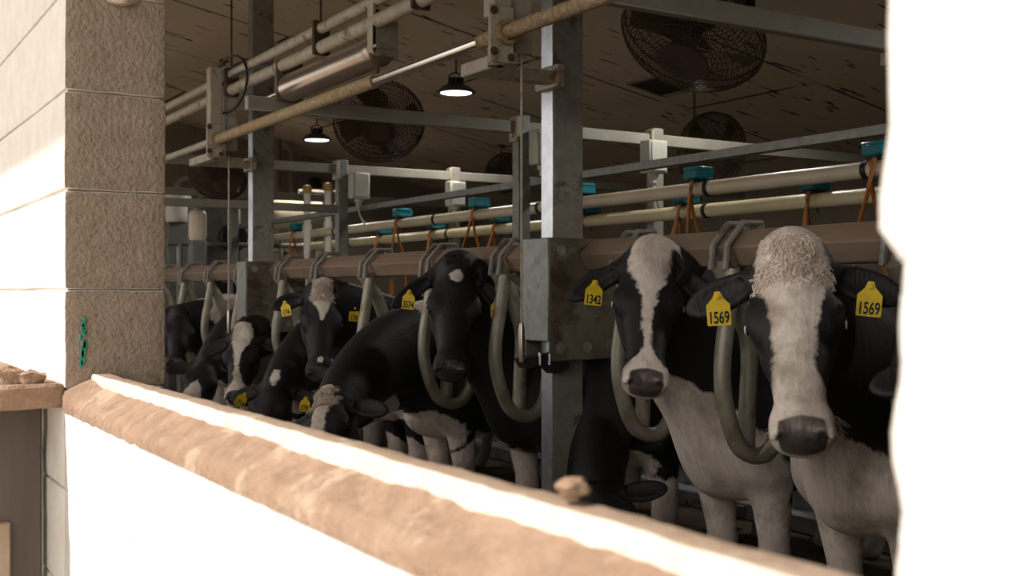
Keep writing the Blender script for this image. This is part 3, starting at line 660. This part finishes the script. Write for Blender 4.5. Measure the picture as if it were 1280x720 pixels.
for (x_, y0_, y1_, w_, m_, lb, nm, cat) in ((222, 245, 272, .19, 'pvc', 'pale ribbed drum of a vacuum pump at far left', 'vacuum_pump', 'pump'), (247, 272, 292, .11, 'cream_pipe', 'cream canister below the distant pump fittings', 'canister', 'canister')):
    p = at_end(x_, (y0_+y1_)/2, 9.9 if nm == 'vacuum_pump' else 8.55); hh = (y1_-y0_)/F*9*.5+.05
    root = empty(nm, (p.x, p.y, 0), lb, cat)
    mb = MB(); mb.lathe([(0, -hh), (w_*.5, -hh), (w_*.6, -hh*.8)]+[(w_*(.6+.03*(k % 2)), hh*(-.7+.14*k)) for k in range(11)]+[(w_*.6, hh*.8), (w_*.45, hh), (0, hh)], p, n=26); part(mb, 'body', M[m_], root)
    mb = MB(); mb.box((p.x-w_*.5, p.y-.06, 0), (p.x+w_*.5, p.y+.06, p.z-hh), bev=.01); part(mb, 'pedestal', M['motor_grey'], root)
    mb = MB(); mb.tube(spline([p+Vector((0, 0, hh-.01)), p+Vector((0, 0, hh+.07)), p+Vector((.08, 0, hh+.12)), p+Vector((.30, 0, hh+.12))]), .02, 10); part(mb, 'outlet_pipe', M['galv_dull'], root)
p = at_end(240, 258, 9.3)
root = empty('pump_motor', (p.x, p.y, 0), 'dark grey electric motor cabinet among the plumbing at far left', 'motor')
mb = MB(); mb.box((p.x+.02, p.y, p.z-.52), (p.x+.42, p.y+.22, p.z+.06), bev=.02); part(mb, 'housing', M['motor_grey'], root)
mb = MB(); mb.box((p.x+.04, p.y+.02, 0), (p.x+.40, p.y+.2, p.z-.52), bev=.01); part(mb, 'stand', M['black'], root)
mb = MB(); mb.lathe([(0, 0), (.11, 0), (.12, .02), (.12, .1), (0, .1)], (p.x+.34, p.y-.08, p.z-.25), (0, 1, 0), n=24); part(mb, 'wheel', M['black'], root)
mb = MB(); mb.tube([(p.x-.25, p.y-.17, p.z-.32), (p.x+.9, p.y-.17, p.z-.32)], .02, 8)
for k in (0, .42, .75): mb.tube([(p.x-.15+k, p.y-.17, 0), (p.x-.15+k, p.y-.17, p.z-.0 if k == .42 else p.z-.32)], .024, 8)
tag(mb.build('pipe_rack', M['galv']), 'galvanised tube rack standing in front of the distant motor', 'rack')
for (x_, w_, lb) in ((345, .05, 'brownish vertical duct on the end wall left of the plastic pipes'), (364, .03, 'slim vertical duct on the end wall above the tank')):
    p = at_end(x_, 240, 10.6); mb = MB(); mb.tube([(p.x, p.y, p.z-.1), (p.x, p.y, ceil_z(p.x)-.01)], w_, 14); tag(mb.build('vertical_duct', M['back_wall']), lb, 'duct')
p = at_end(394, 228, 10.94); mb = MB(); mb.box((p.x-.05, p.y-.04, p.z-.05), (p.x+.05, UEND, p.z+.05), bev=.006); tag(mb.build('switch_box', M['black']), 'small black switch box on the end wall between the two plastic pipes', 'box')

# kerb behind the cows
root = empty('toe_kerb', (3.8, 4, 0), 'low grey metal kerb on the floor behind the cows feet', 'kerb')
mb = MB(); mb.box((3.72, -2.5, 0), (3.86, 9.0, .20), bev=.01); part(mb, 'rear_step', M['kerb_metal'], root)
mb = MB(); mb.box((3.62, -2.5, 0), (3.72, 9.0, .08), bev=.008); part(mb, 'front_step', M['kerb_metal'], root)
mb = MB()
for k in range(10):
    u_ = -2+k*1.15; mb.box((3.605, u_, .012), (3.62, u_+.12, .065), bev=.004); bolt(mb, (3.605, u_+.06, .040), (-1, 0, 0))
part(mb, 'lug_plates', M['galv_dull'], root)

# ------------------------------------------------------------------ cows: one body surface, posed per cow
def cow_rest():
    """surface of a standing cow (x side, y forward, z up, origin on the ground under the withers) from smoothly blended forms"""
    def seg(*ps):
        out = [ps[0][0]]
        for a, b_, st in ps:
            n_ = max(1, int(round((b_-a)/st))); out += [a+(b_-a)*(i+1)/n_ for i in range(n_)]
        return np.array(out, np.float32)
    gx = seg((-.44, -.32, .015), (-.32, .32, .0062), (.32, .44, .015))
    gy = seg((-1.66, 0, .022), (0, .64, .013), (.64, 1.31, .006))
    gz = seg((-.03, 1.06, .019), (1.06, 1.46, .006), (1.46, 1.50, .012))
    nx, ny, nz = len(gx), len(gy), len(gz)
    D = np.full((nx, ny, nz), .2, np.float32)
    def sub(lo, hi, pad):
        sl_ = []
        for g, a, b_ in zip((gx, gy, gz), lo, hi):
            i0 = max(0, np.searchsorted(g, a-pad)-1); i1 = min(len(g), np.searchsorted(g, b_+pad)+1); sl_.append(slice(i0, i1))
        return tuple(sl_), gx[sl_[0]][:, None, None], gy[sl_[1]][None, :, None], gz[sl_[2]][None, None, :]
    def put(sl_, d, k, neg=False):
        A_ = D[sl_]
        if neg:
            h = np.clip(.5-.5*(A_+d)/k, 0, 1); D[sl_] = A_*(1-h)+(-d)*h+k*h*(1-h)
        else:
            h = np.clip(.5+.5*(d-A_)/k, 0, 1); D[sl_] = d*(1-h)+A_*h-k*h*(1-h)
    def ell(c, r, k=.04, neg=False, rot=None, mir=False):
        c = np.array(c, np.float32); r = np.array(r, np.float32); m_ = max(r)
        for s in ((1, -1) if mir else (1,)):
            cc = c*np.array([s, 1, 1]); ext = r if rot is None else np.array([m_]*3)
            sl_, X, Y, Z = sub(cc-ext, cc+ext, k+.03)
            X = (X-cc[0])*s; Y = Y-cc[1]; Z = Z-cc[2]
            if rot is not None: X, Y, Z = (rot[i][0]*X+rot[i][1]*Y+rot[i][2]*Z for i in range(3))
            k0 = np.sqrt((X/r[0])**2+(Y/r[1])**2+(Z/r[2])**2); k1 = np.sqrt((X/r[0]**2)**2+(Y/r[1]**2)**2+(Z/r[2]**2)**2)+1e-9
            put(sl_, (k0*(k0-1)/k1).astype(np.float32), k, neg)
    def cone(a, b_, ra, rb, k=.04, mir=False, sx=1.0):
        for s in ((1, -1) if mir else (1,)):
            A_ = np.array(a, np.float32)*np.array([s, 1, 1]); B_ = np.array(b_, np.float32)*np.array([s, 1, 1]); m_ = max(ra, rb)
            lo = np.minimum(A_, B_)-m_*max(1, 1/sx); hi = np.maximum(A_, B_)+m_*max(1, 1/sx)
            sl_, X, Y, Z = sub(lo, hi, k+.03)
            ba = B_-A_; t = np.clip(((X-A_[0])*ba[0]+(Y-A_[1])*ba[1]+(Z-A_[2])*ba[2])/(ba@ba), 0, 1)
            d = np.sqrt(((X-A_[0]-t*ba[0])*sx)**2+(Y-A_[1]-t*ba[1])**2+(Z-A_[2]-t*ba[2])**2)-(ra+(rb-ra)*t)
            put(sl_, d.astype(np.float32), k)
    # trunk
    ell((0, -.45, .98), (.255, .66, .34), .08); ell((0, .0, .95), (.20, .32, .33), .08); ell((0, .17, .80), (.12, .19, .17), .07)
    ell((0, -1.16, 1.10), (.235, .36, .25), .08); ell((0, -.62, .83), (.265, .48, .24), .08)
    cone((0, .0, 1.315), (0, -1.25, 1.31), .07, .065, .08); ell((0, -1.04, .68), (.15, .19, .16), .05)
    ell((.19, -.98, 1.30), (.06, .08, .05), .06, mir=True); ell((.11, -1.44, 1.26), (.04, .06, .05), .05, mir=True)
    cone((.155, .0, 1.16), (.15, .15, .80), .12, .10, .07, mir=True)
    # legs
    cone((.145, .12, .80), (.135, .08, .42), .088, .050, .04, mir=True); ell((.135, .085, .41), (.052, .056, .068), .03, mir=True)
    cone((.135, .08, .40), (.13, .07, .14), .040, .034, .03, mir=True); ell((.13, .07, .13), (.042, .045, .045), .02, mir=True)
    cone((.13, .075, .12), (.13, .11, .045), .036, .050, .02, mir=True)
    cone((.16, -1.15, .98), (.175, -1.02, .70), .15, .10, .07, mir=True); cone((.175, -1.04, .70), (.155, -1.30, .50), .095, .046, .05, mir=True)
    cone((.155, -1.31, .51), (.155, -1.25, .14), .045, .035, .03, mir=True); cone((.155, -1.25, .13), (.155, -1.20, .045), .042, .050, .02, mir=True)
    cone((0, -1.50, 1.27), (0, -1.60, 1.10), .035, .022, .03); cone((0, -1.60, 1.10), (0, -1.59, .62), .022, .016, .02); ell((0, -1.59, .55), (.03, .03, .11), .02)
    # neck
    cone((0, .0, 1.24), (0, .72, 1.315), .115, .068, .07); cone((0, .12, 1.02), (0, .70, 1.235), .17, .085, .08, sx=1.25)
    cone((0, .10, 1.12), (0, .70, 1.27), .165, .088, .08, sx=1.15)
    cone((0, .28, .84), (0, .62, 1.09), .045, .025, .05)
    # head
    def h(x, y, z): return (x, .72+y, 1.38+z)
    ell(h(0, .09, -.105), (.086, .13, .105), .03); ell(h(0, .005, -.035), (.052, .045, .042), .03)
    ell(h(.072, .185, -.070), (.044, .066, .044), .03, mir=True)
    cone(h(0, .14, -.085), h(0, .44, -.082), .083, .050, .03, sx=.90)
    ell(h(.052, .16, -.155), (.044, .12, .085), .035, mir=True)
    cone(h(.038, .13, -.20), h(.016, .45, -.140), .046, .030, .035, mir=True)
    ell(h(0, .478, -.080), (.074, .062, .054), .03); ell(h(0, .485, -.112), (.074, .055, .036), .02); ell(h(0, .458, -.152), (.050, .055, .028), .018)
    ell(h(.048, .515, -.058), (.026, .022, .026), .018, mir=True)
    ell(h(.046, .536, -.052), (.012, .017, .017), .010, True, mir=True); ell(h(.060, .530, -.070), (.010, .018, .010), .008, True, mir=True)
    ell(h(0, .50, -.136), (.085, .075, .0045), .006, True)
    ell(h(.116, .190, -.080), (.016, .021, .016), .012, True, mir=True)
    ell(h(.098, .176, -.056), (.020, .034, .012), .015, mir=True)
    # ears
    e1 = np.array([.92, .32, -.20]); e1 /= np.linalg.norm(e1); e3 = np.array([.12, .40, .90]); e3 -= e1*(e3@e1); e3 /= np.linalg.norm(e3); e2 = np.cross(e3, e1)
    rot = [e1, e2, e3]
    b0 = np.array([.082, .755-.005, 1.38-.085])
    cone(tuple(b0-e1*.03), tuple(b0+e1*.035), .034, .030, .03, mir=True)
    ell(tuple(b0+e1*.105), (.098, .047, .018), .02, rot=rot, mir=True)
    ell(tuple(b0+e1*.110+e3*.017), (.080, .033, .015), .010, True, rot=rot, mir=True)
    # flat hooves and udder
    D = np.maximum(D, -(gz[None, None, :]+0*D))
    # surface nets
    ins = D < 0
    acc = np.zeros((nx-1, ny-1, nz-1, 3), np.float32); cnt = np.zeros((nx-1, ny-1, nz-1), np.float32); quads = []
    G = (gx, gy, gz)
    for ax_ in range(3):
        s0 = [slice(None)]*3; s1 = [slice(None)]*3; s0[ax_] = slice(0, -1); s1[ax_] = slice(1, None)
        cr = np.argwhere(ins[tuple(s0)] != ins[tuple(s1)])
        i, j, k = cr.T; e = [i, j, k]; e2_ = [i.copy(), j.copy(), k.copy()]; e2_[ax_] = e2_[ax_]+1
        d0 = D[i, j, k]; d1 = D[tuple(e2_)]; t = d0/(d0-d1)
        P = np.stack([G[q][e[q]] for q in range(3)], 1); P[:, ax_] += t*(G[ax_][e2_[ax_]]-G[ax_][e[ax_]])
        o1, o2 = [(1, 2), (2, 0), (0, 1)][ax_]
        ok = (e[o1] > 0) & (e[o2] > 0) & (e[o1] < (nx, ny, nz)[o1]-1) & (e[o2] < (nx, ny, nz)[o2]-1)
        e = [q[ok] for q in e]; P = P[ok]; sgn = (d0 < 0)[ok]; cells = []
        for da, db in ((0, 0), (-1, 0), (-1, -1), (0, -1)):
            c = [q.copy() for q in e]; c[o1] = c[o1]+da; c[o2] = c[o2]+db
            lin = (c[0]*(ny-1)+c[1])*(nz-1)+c[2]; cells.append(lin)
            for q in range(3): acc[..., q] += np.bincount(lin, P[:, q], acc[..., q].size).reshape(cnt.shape)
            cnt += np.bincount(lin, minlength=cnt.size).reshape(cnt.shape)
        cells = np.stack(cells, 1); cells[~sgn] = cells[~sgn][:, ::-1]; quads.append(cells)
    used = np.flatnonzero(cnt.ravel()); V = acc.reshape(-1, 3)[used]/cnt.ravel()[used][:, None]
    remap = np.full(cnt.size, -1, np.int64); remap[used] = np.arange(len(used)); Q = remap[np.concatenate(quads)]
    # relax once or twice
    for _ in range(2):
        sm = np.zeros_like(V, dtype=np.float64); ct = np.zeros(len(V))
        for a in range(4):
            for b_ in (1, 3):
                for q in range(3): sm[:, q] += np.bincount(Q[:, a], V[Q[:, (a+b_) % 4], q], len(V))
                ct += np.bincount(Q[:, a], minlength=len(V))
        V = V*.6+.4*(sm/ct[:, None])
    return V.astype(np.float64), Q
CV, CQ = cow_rest()
CS = .8                                                     # these are small cows in wall units; the scene is enlarged at the end
OC = np.array([0, .72, 1.38])
def sstep(x, a, b_): t = np.clip((x-a)/(b_-a), 0, 1); return t*t*(3-2*t)
class Cow: pass
def make_cow(lb, u, v, poll, muz, roll=0, patches=(), blaze=None, muzzle_white=None, yaw=0, tags=(), fore=None, tip=0, whisk=False, eyes_white=False, black_muzzle=False, pale_socks=True, up_world=None, bend=(.38, .05), droop=0):
    org = Vector((v, u, 0)); Rb = Matrix.Rotation(R(90+yaw), 3, 'Z')
    Pp = PD(*poll); L_ = .545*CS
    d2 = poll[2]; best = None                                # depth of the muzzle that gives the right head length
    for i in range(400):
        d_ = poll[2]-L_+2*L_*i/400
        q = PD(muz[0], muz[1], d_); e = abs((q-Pp).length-L_)-(0 if (d_ <= poll[2]) == (tip >= 0) else -1)*1
        if best is None or e < best[0]: best = (e, q)
    hd = (best[1]-Pp).normalized()
    tocam = (Vector((0, 0, H))-Pp).normalized()
    up = (up_world or tocam); up = (up-hd*up.dot(hd)).normalized(); up = Quaternion(hd, R(roll)) @ up
    rt = hd.cross(up).normalized()
    Rh = np.array(Matrix((rt, hd, up)).transposed()); Rbn = np.array(Rb)
    og = np.array(org); SINK = .084; trunk = og-np.array([0, 0, SINK])
    def headw(p): return np.array(Pp)+CS*(Rh@(np.array(p)))
    def dr(x, y): return y+droop*max(0, abs(x)-.09)
    # neck path
    Ca = np.array([0, .08, 1.10]); Cb = np.array([0, .74, 1.265])
    A0 = trunk+CS*(Rbn@Ca); A3 = headw(Cb-OC)
    dc = (Cb-Ca)/np.linalg.norm(Cb-Ca); up_c = np.array([0, -dc[2], dc[1]]); lat = np.array([1., 0, 0])
    T0 = Rbn@dc; T3 = Rh@dc; dist = np.linalg.norm(A3-A0)
    p1 = A0+T0*dist*bend[0]; p2 = A3-T3*dist*bend[1]
    U0 = Rbn@up_c; U3 = Rh@up_c; N = 40; Ms = []
    q0 = Matrix(np.stack([Rbn@lat, T0, U0], 1).tolist()).to_quaternion(); q3 = Matrix(np.stack([Rh@lat, T3, U3], 1).tolist()).to_quaternion()
    for i in range(N+1):
        t = i/N; c = A0*(1-t)**3+p1*3*t*(1-t)**2+p2*3*t*t*(1-t)+A3*t**3
        tg = 3*((p1-A0)*(1-t)**2+(p2-p1)*2*t*(1-t)+(A3-p2)*t*t); tg = tg/np.linalg.norm(tg)
        qs = q0.slerp(q3, t*t*(3-2*t)); us = np.array(qs @ Vector((0, 0, 1)))
        us = us-tg*(us@tg); us /= np.linalg.norm(us); ls = np.cross(tg, us)
        Rc = np.stack([ls, tg, us], 1)@np.stack([lat, dc, up_c], 0)        # canonical direction -> world
        cc = Ca+(Cb-Ca)*t; A_ = np.zeros((3, 4)); A_[:, :3] = Rc*CS; A_[:, 3] = c-CS*Rc@cc; Ms.append(A_)
    Ms = np.array(Ms)
    Y = CV[:, 1]; Z = CV[:, 2]; X = CV[:, 0]
    t = np.clip(((CV-Ca)@dc)/np.linalg.norm(Cb-Ca), 0, 1)*np.where(Y > .66, 1, sstep(Z, .70, 1.0))
    t = np.where(CV[:, 1] > .80, 1, t)
    f = t*N; i0 = np.minimum(f.astype(int), N-1); fr_ = (f-i0)[:, None, None]
    MM = Ms[i0]*(1-fr_)+Ms[i0+1]*fr_
    CVp = CV.copy(); CVp[:, 1] += np.where((CV[:, 1] > .70) & (CV[:, 1] < .95), droop*np.clip(np.abs(X)-.09, 0, 1), 0)
    W = np.einsum('nij,nj->ni', MM[:, :, :3], CVp)+MM[:, :, 3]
    W[:, 2] += SINK*np.where(t < .3, np.clip(1-Z/.75, 0, 1), 0)
    me = bpy.data.meshes.new('cow'); me.vertices.add(len(W)); me.vertices.foreach_set('co', (W-og).astype(np.float32).ravel())
    me.loops.add(CQ.size); me.loops.foreach_set('vertex_index', CQ.astype(np.int32).ravel())
    me.polygons.add(len(CQ)); me.polygons.foreach_set('loop_start', np.arange(0, CQ.size, 4, dtype=np.int32)); me.polygons.foreach_set('loop_total', np.full(len(CQ), 4, np.int32))
    me.update(calc_edges=True); me.polygons.foreach_set('use_smooth', [True]*len(CQ)); me.materials.append(M['coat'])
    # coat map
    hx, hy, hz = X, Y-OC[1], Z-OC[2]; wh = np.full(len(X), -.2)
    for (c, r_) in patches:
        c = np.array(c); r_ = np.array(r_); k0 = np.sqrt((((CV-c)/r_)**2).sum(1)); wh = np.maximum(wh, (1-k0)*r_.min())
    head = hy > -.06
    if pale_socks: wh = np.maximum(wh, np.where(Z < .9, .56+.10*np.sin(Y*9+u*5)-Z, -1))
    wh = np.where(head, -.2, wh)
    if blaze:
        ys, hw, off = zip(*blaze); hwv = np.interp(hy, ys, hw); of = np.interp(hy, ys, off)
        bl = np.minimum(hwv-np.abs(hx-of), (hz+.135)); bl = np.minimum(bl, hy+.05); wh = np.where(head, np.maximum(wh, bl), wh)
    if muzzle_white: wh = np.where(head, np.maximum(wh, hy-muzzle_white-.10*np.clip(-hz-.09, 0, .1)), wh)
    nose = np.minimum.reduce([hy-.484-.25*np.clip(-.07-hz, 0, .1)-.1*np.abs(hx), .052-np.abs(hx)+.10*(hy-.5)+.25*np.minimum(0, hz+.07), hz+.104])
    if black_muzzle: wh = np.where(head & (hy > .49) & (hz < -.10), -.2, wh)
    if black_muzzle: nose = np.minimum(nose, .03)
    ear = np.abs(hx) > .10
    if fore != 'ear': wh = np.where(ear & head & (hy < .15), -.2, wh)
    for nm, arr, ty in (('rest', CV+np.array([u*3.7, u*1.3, 0]), 'FLOAT_VECTOR'), ('white', wh, 'FLOAT'), ('nose', nose, 'FLOAT')):
        at = me.attributes.new(nm, ty, 'POINT'); at.data.foreach_set('vector' if ty == 'FLOAT_VECTOR' else 'value', arr.astype(np.float32).ravel())
    o = bpy.data.objects.new('cow', me); COL.objects.link(o); o.location = org; tag(o, lb, 'cow', 'dairy cows at the neck rail')
    Hm = Matrix.Translation(Vector(Pp)-org) @ Matrix(Rh.tolist()).to_4x4() @ Matrix.Scale(CS, 4)      # head frame in the cow's space
    for s in (-1, 1):
        b = MB(); bmesh.ops.create_uvsphere(b.bm, u_segments=20, v_segments=12, radius=.0225)
        for v_ in b.bm.verts: v_.co = v_.co+Vector((s*.1, .190, -.080))
        bmesh.ops.transform(b.bm, matrix=Hm, verts=b.bm.verts); e = b.build('eye', M['eye'], o)
        if eyes_white:
            b = MB(); b.tube([Hm @ Vector((s*.1+s*.0185, .19+.0145*math.sin(a), -.080+.0145*math.cos(a))) for a in [k*math.pi/8 for k in range(1, 8)]], .0020, 6); b.build('eye_rim', M['sclera'], e)
    # ear tags hang from the inside of the ears
    for s, txt, yw, rl in tags:
        pt = Hm @ Vector((s*.185, dr(.185, .085), -.084)); 
        fwd = (Vector((0, 0, H))-(pt+org)); fwd.z = 0; fwd.normalize(); fwd = Quaternion((0, 0, 1), R(yw)) @ fwd
        zc2 = Quaternion(fwd, R(rl)) @ Vector((0, 0, 1)); xr = zc2.cross(fwd)
        Fm = Matrix((xr, -fwd, zc2)).transposed().to_4x4(); Fm.translation = pt+fwd*.020-zc2*.022
        b = MB(); w_, hh = .0235, .034
        b.prism([(-w_*.95, -hh), (w_*.95, -hh), (w_, -hh*.9), (w_, hh*.22), (w_*.45, hh*.62), (w_*.22, hh), (-w_*.22, hh), (-w_*.45, hh*.62), (-w_, hh*.22), (-w_, -hh*.9)], .0022, Fm)
        tg_ = b.build('ear_tag', M['tagyellow'], o, smooth=False)
        if txt:
            cu = bpy.data.curves.new('t', 'FONT'); cu.body = txt; cu.size = .0245; cu.align_x = 'CENTER'; cu.extrude = .0004; cu.offset = .0006
            to = bpy.data.objects.new('t', cu); COL.objects.link(to); bpy.context.view_layer.update()
            tm = bpy.data.meshes.new_from_object(to.evaluated_get(bpy.context.evaluated_depsgraph_get())); bpy.data.objects.remove(to)
            tm.transform(Fm @ Matrix.Translation((0, -.0016, -hh*.86)) @ Matrix.Rotation(R(90), 4, 'X') @ Matrix.Diagonal((.86, 1.35, 1, 1)))
            tm.materials.clear(); tm.materials.append(M['tagink']); tm.name = 'tag_number'
            no_ = bpy.data.objects.new('tag_number', tm); COL.objects.link(no_); no_.parent = tg_
        b = MB(); b.lathe([(0, .006), (.005, .005), (.006, 0), (0, 0)], Fm @ Vector((0, -.001, hh*.72)), tuple(fwd), n=10); b.build('tag_button', M['tagyellow'], tg_)
    if fore in ('white', 'mix', 'black'):
        rr = random.Random(int(u*100)); b = MB()
        nt_ = {'white': 3600, 'mix': 1500, 'black': 300}[fore]
        for i in range(nt_):
            y = rr.uniform(-.05, .15 if fore == 'white' else (.09 if fore == 'mix' else .03)); x = rr.uniform(-.082, .082)*(1 if y > .04 else .8)
            if fore != 'white': x *= .65
            # height of the skull under this tuft
            zz = -.105+.105*math.sqrt(max(.02, 1-(x/.088)**2-((y-.09)/.15)**2)); zz = max(zz, -.035+.042*math.sqrt(max(0, 1-(x/.056)**2-((y-.005)/.05)**2)) if abs(x) < .056 and abs(y-.005) < .05 else -1)
            nrm = Vector((x*5, (y-.09)*3.0, .55)).normalized(); l_ = rr.uniform(.016, .034)*(1.0 if y < .07 else max(.35, 1-(y-.07)*8))
            sd_ = nrm.cross(Vector((rr.uniform(-1, 1), rr.uniform(-1, 1), rr.uniform(-.4, .4)))).normalized()
            if y < 0: nrm = (nrm+Vector((0, -.25, 0))).normalized()
            sd_ = (sd_+Vector((0, .35, 0))).normalized(); p = Vector((x, y, zz-.004))
            b.tube([p, p+nrm*l_*.45+sd_*l_*.15, p+nrm*l_*.62+sd_*l_*.55, p+nrm*l_*.35+sd_*l_*.95], [.0022, .0020, .0014, .0004], 4, cap=False)
        bmesh.ops.transform(b.bm, matrix=Hm, verts=b.bm.verts)
        b.build('forelock', M[{'white': 'hair_white', 'mix': 'hair_mix', 'black': 'hair_black'}[fore]], o)['label'] = {'white': 'curly pale forelock', 'mix': 'curly white forelock flecked with black', 'black': 'short black forelock'}[fore]
    if whisk:
        rr = random.Random(7); b = MB()
        for i in range(70):
            a = rr.uniform(-1.2, 1.2); p = Vector((.060*math.sin(a), .485+rr.uniform(-.04, .02), -.150-.0*a)) if i % 2 else Vector((rr.choice((-1, 1))*.073, .48+rr.uniform(-.04, .03), rr.uniform(-.13, -.09)))
            d_ = Vector((p.x*9, .35+rr.uniform(-.2, .3), -.8 if i % 2 else -.25)).normalized(); l_ = rr.uniform(.018, .042)
            b.tube([p-d_*.006, p+d_*l_*.5, p+d_*l_+Vector((0, .004, -.003))], [.0006, .0005, .0002], 3, cap=False)
        bmesh.ops.transform(b.bm, matrix=Hm, verts=b.bm.verts); b.build('whiskers', M['horn'], o)
    return o

BR = ((0, .24, .72), (.30, .30, .22))                       # white brisket
LEGS = ((0, .10, .45), (.3, .16, .40))
make_cow('white-faced cow tagged 1569 at the right, looking at the camera', 1.90, 2.36, (987, 306, 2.22), (1003, 540, 2.0), patches=[((0, .34, .74), (.3, .34, .20)), LEGS],
         blaze=[(-.06, .085, 0), (.05, .088, 0), (.12, .080, 0), (.18, .060, 0), (.25, .052, .004), (.34, .050, .006), (.40, .058, .004), (.45, .09, 0), (.6, .12, 0)], muzzle_white=.43,
         tags=((-1, '1569', 0, -5), (1, '1569', 0, 4)), fore='white', whisk=True, eyes_white=True)
make_cow('cow tagged 1342 with narrow white blaze, just right of the nearer steel post', 2.43, 2.42, (814, 308, 3.02), (809, 474, 2.9), patches=[((0, .30, .74), (.3, .34, .26)), ((0, .1, .42), (.3, .16, .30))],
         blaze=[(-.06, .06, 0), (.02, .068, 0), (.08, .070, 0), (.14, .050, .0), (.20, .028, .002), (.28, .018, .003), (.36, .012, .003), (.42, .018, 0), (.46, .06, 0), (.6, .12, 0)], muzzle_white=.455, roll=-4, droop=.32,
         tags=((1, '1342', 12, -6),), fore=None, eyes_white=True)
make_cow('black cow with a small white forehead star, left of the nearer post', 3.58, 2.46, (572, 326, 3.92), (566, 462, 3.8), patches=[((.10, .36, .62), (.2, .12, .10)), ((.12, .1, .42), (.09, .16, .26))],
         blaze=[(-.06, -.05, 0), (.035, -.02, -.006), (.05, .012, -.004), (.07, .024, 0), (.10, .026, .002), (.12, -.01, 0), (.2, -.05, 0), (.6, -.05, 0)], roll=-6, droop=.55, tags=((-1, '3574', 10, 3), (1, '3574', -25, -6)), fore='black', eyes_white=True, black_muzzle=True)
make_cow('cow with curly white forehead and white fleck on dark muzzle, right of farther post', 4.72, 2.46, (404, 357, 4.98), (402, 468, 4.85), patches=[((0, .32, .76), (.3, .3, .12))],
         blaze=[(-.06, .0, 0), (-.01, .045, 0), (.04, .060, 0), (.10, .048, 0), (.16, .026, 0), (.21, .010, 0), (.24, -.04, 0), (.41, -.04, .0), (.43, .012, .002), (.46, .014, .004), (.48, -.03, 0), (.6, -.05, 0)], roll=-8, tags=((-1, '174', 14, -6), (1, '174', -28, 10)), fore='mix', eyes_white=True, black_muzzle=True)
make_cow('black cow stretching its lowered neck leftward, curly pale poll, below the curly-fronted dark-muzzled cow', 4.12, 2.36, (408, 490, 4.0), (372, 596, 3.85), patches=[((.0, .26, .68), (.3, .22, .15)), ((0, .50, .98), (.2, .09, .08)), ((0, .14, 1.30), (.10, .07, .12))],
         blaze=[(-.06, .03, 0), (.05, .04, 0), (.15, .035, 0), (.3, .03, 0), (.6, .05, 0)], roll=42, bend=(.42, .12), fore='mix')
make_cow('black cow with head right down, one ear showing beside the nearer steel post', 3.07, 2.55, (735, 606, 3.5), (792, 712, 3.4), patches=[((.0, .30, .66), (.25, .2, .10)), ((0, .1, .42), (.3, .16, .25))],
         roll=0, bend=(.42, .15), tags=())
make_cow('black cow at the far right, mostly hidden behind the sunlit wall', 1.36, 2.40, (1262, 405, 1.85), (1285, 600, 1.75), patches=[((0, -.6, 1.25), (.3, .35, .3)), BR, LEGS], roll=-10)
make_cow('black cow with head down and pale spot on poll, beside the farther post', 5.30, 2.5, (345, 470, 5.15), (315, 566, 5.0), patches=[BR], blaze=[(-.06, .016, 0), (.02, .025, 0), (.07, .01, 0), (.09, -.05, 0), (.6, -.05, 0)], roll=20, bend=(.42, .12), tags=((-1, '379', -10, -8), (1, '1714', 10, -30)))
make_cow('cow with a wavy white blaze, its head left of the farther post', 5.85, 2.42, (303, 410, 5.75), (292, 494, 5.6), patches=[BR, ((0, -.2, 1.2), (.3, .3, .3))], blaze=[(-.06, .05, 0), (.03, .065, 0), (.12, .055, 0), (.2, .022, .012), (.33, .014, .012), (.40, .03, 0), (.45, .06, 0), (.6, .06, 0)], roll=14, muzzle_white=.46, bend=(.42, .10))
make_cow('black cow bending low with white nose patch, at far left above the sill', 6.40, 2.42, (262, 446, 6.05), (226, 512, 5.9), patches=[BR, ((0, .5, 1.0), (.2, .12, .08))], blaze=[(-.06, -.05, 0), (.2, -.02, 0), (.28, .04, 0), (.4, .07, 0), (.6, .08, 0)], roll=18, bend=(.42, .10), tags=((-1, '3474', 0, 8),))
make_cow('black cow raising its head behind the others at far left', 6.95, 2.40, (226, 386, 6.85), (221, 452, 6.7), patches=[BR, ((0, .0, 1.25), (.3, .4, .22))], roll=0, tags=((1, '1204', -20, 20),))
make_cow('farthest cow along the rail, white shoulder behind the yokes', 7.5, 2.42, (196, 400, 7.4), (190, 460, 7.2), patches=[BR, ((0, -.1, 1.15), (.3, .5, .35))], roll=0)

# ------------------------------------------------------------------ everything above was laid out in wall units: enlarge to metres
K = 1.25
for o in [x for x in bpy.data.objects if x.parent is None]:
    o.location = o.location*K
    if o.type in ('MESH', 'EMPTY'): o.scale = o.scale*K
for l_ in bpy.data.lights:
    if l_.type == 'SPOT': l_.energy *= K*K
cam.dof.focus_distance *= K
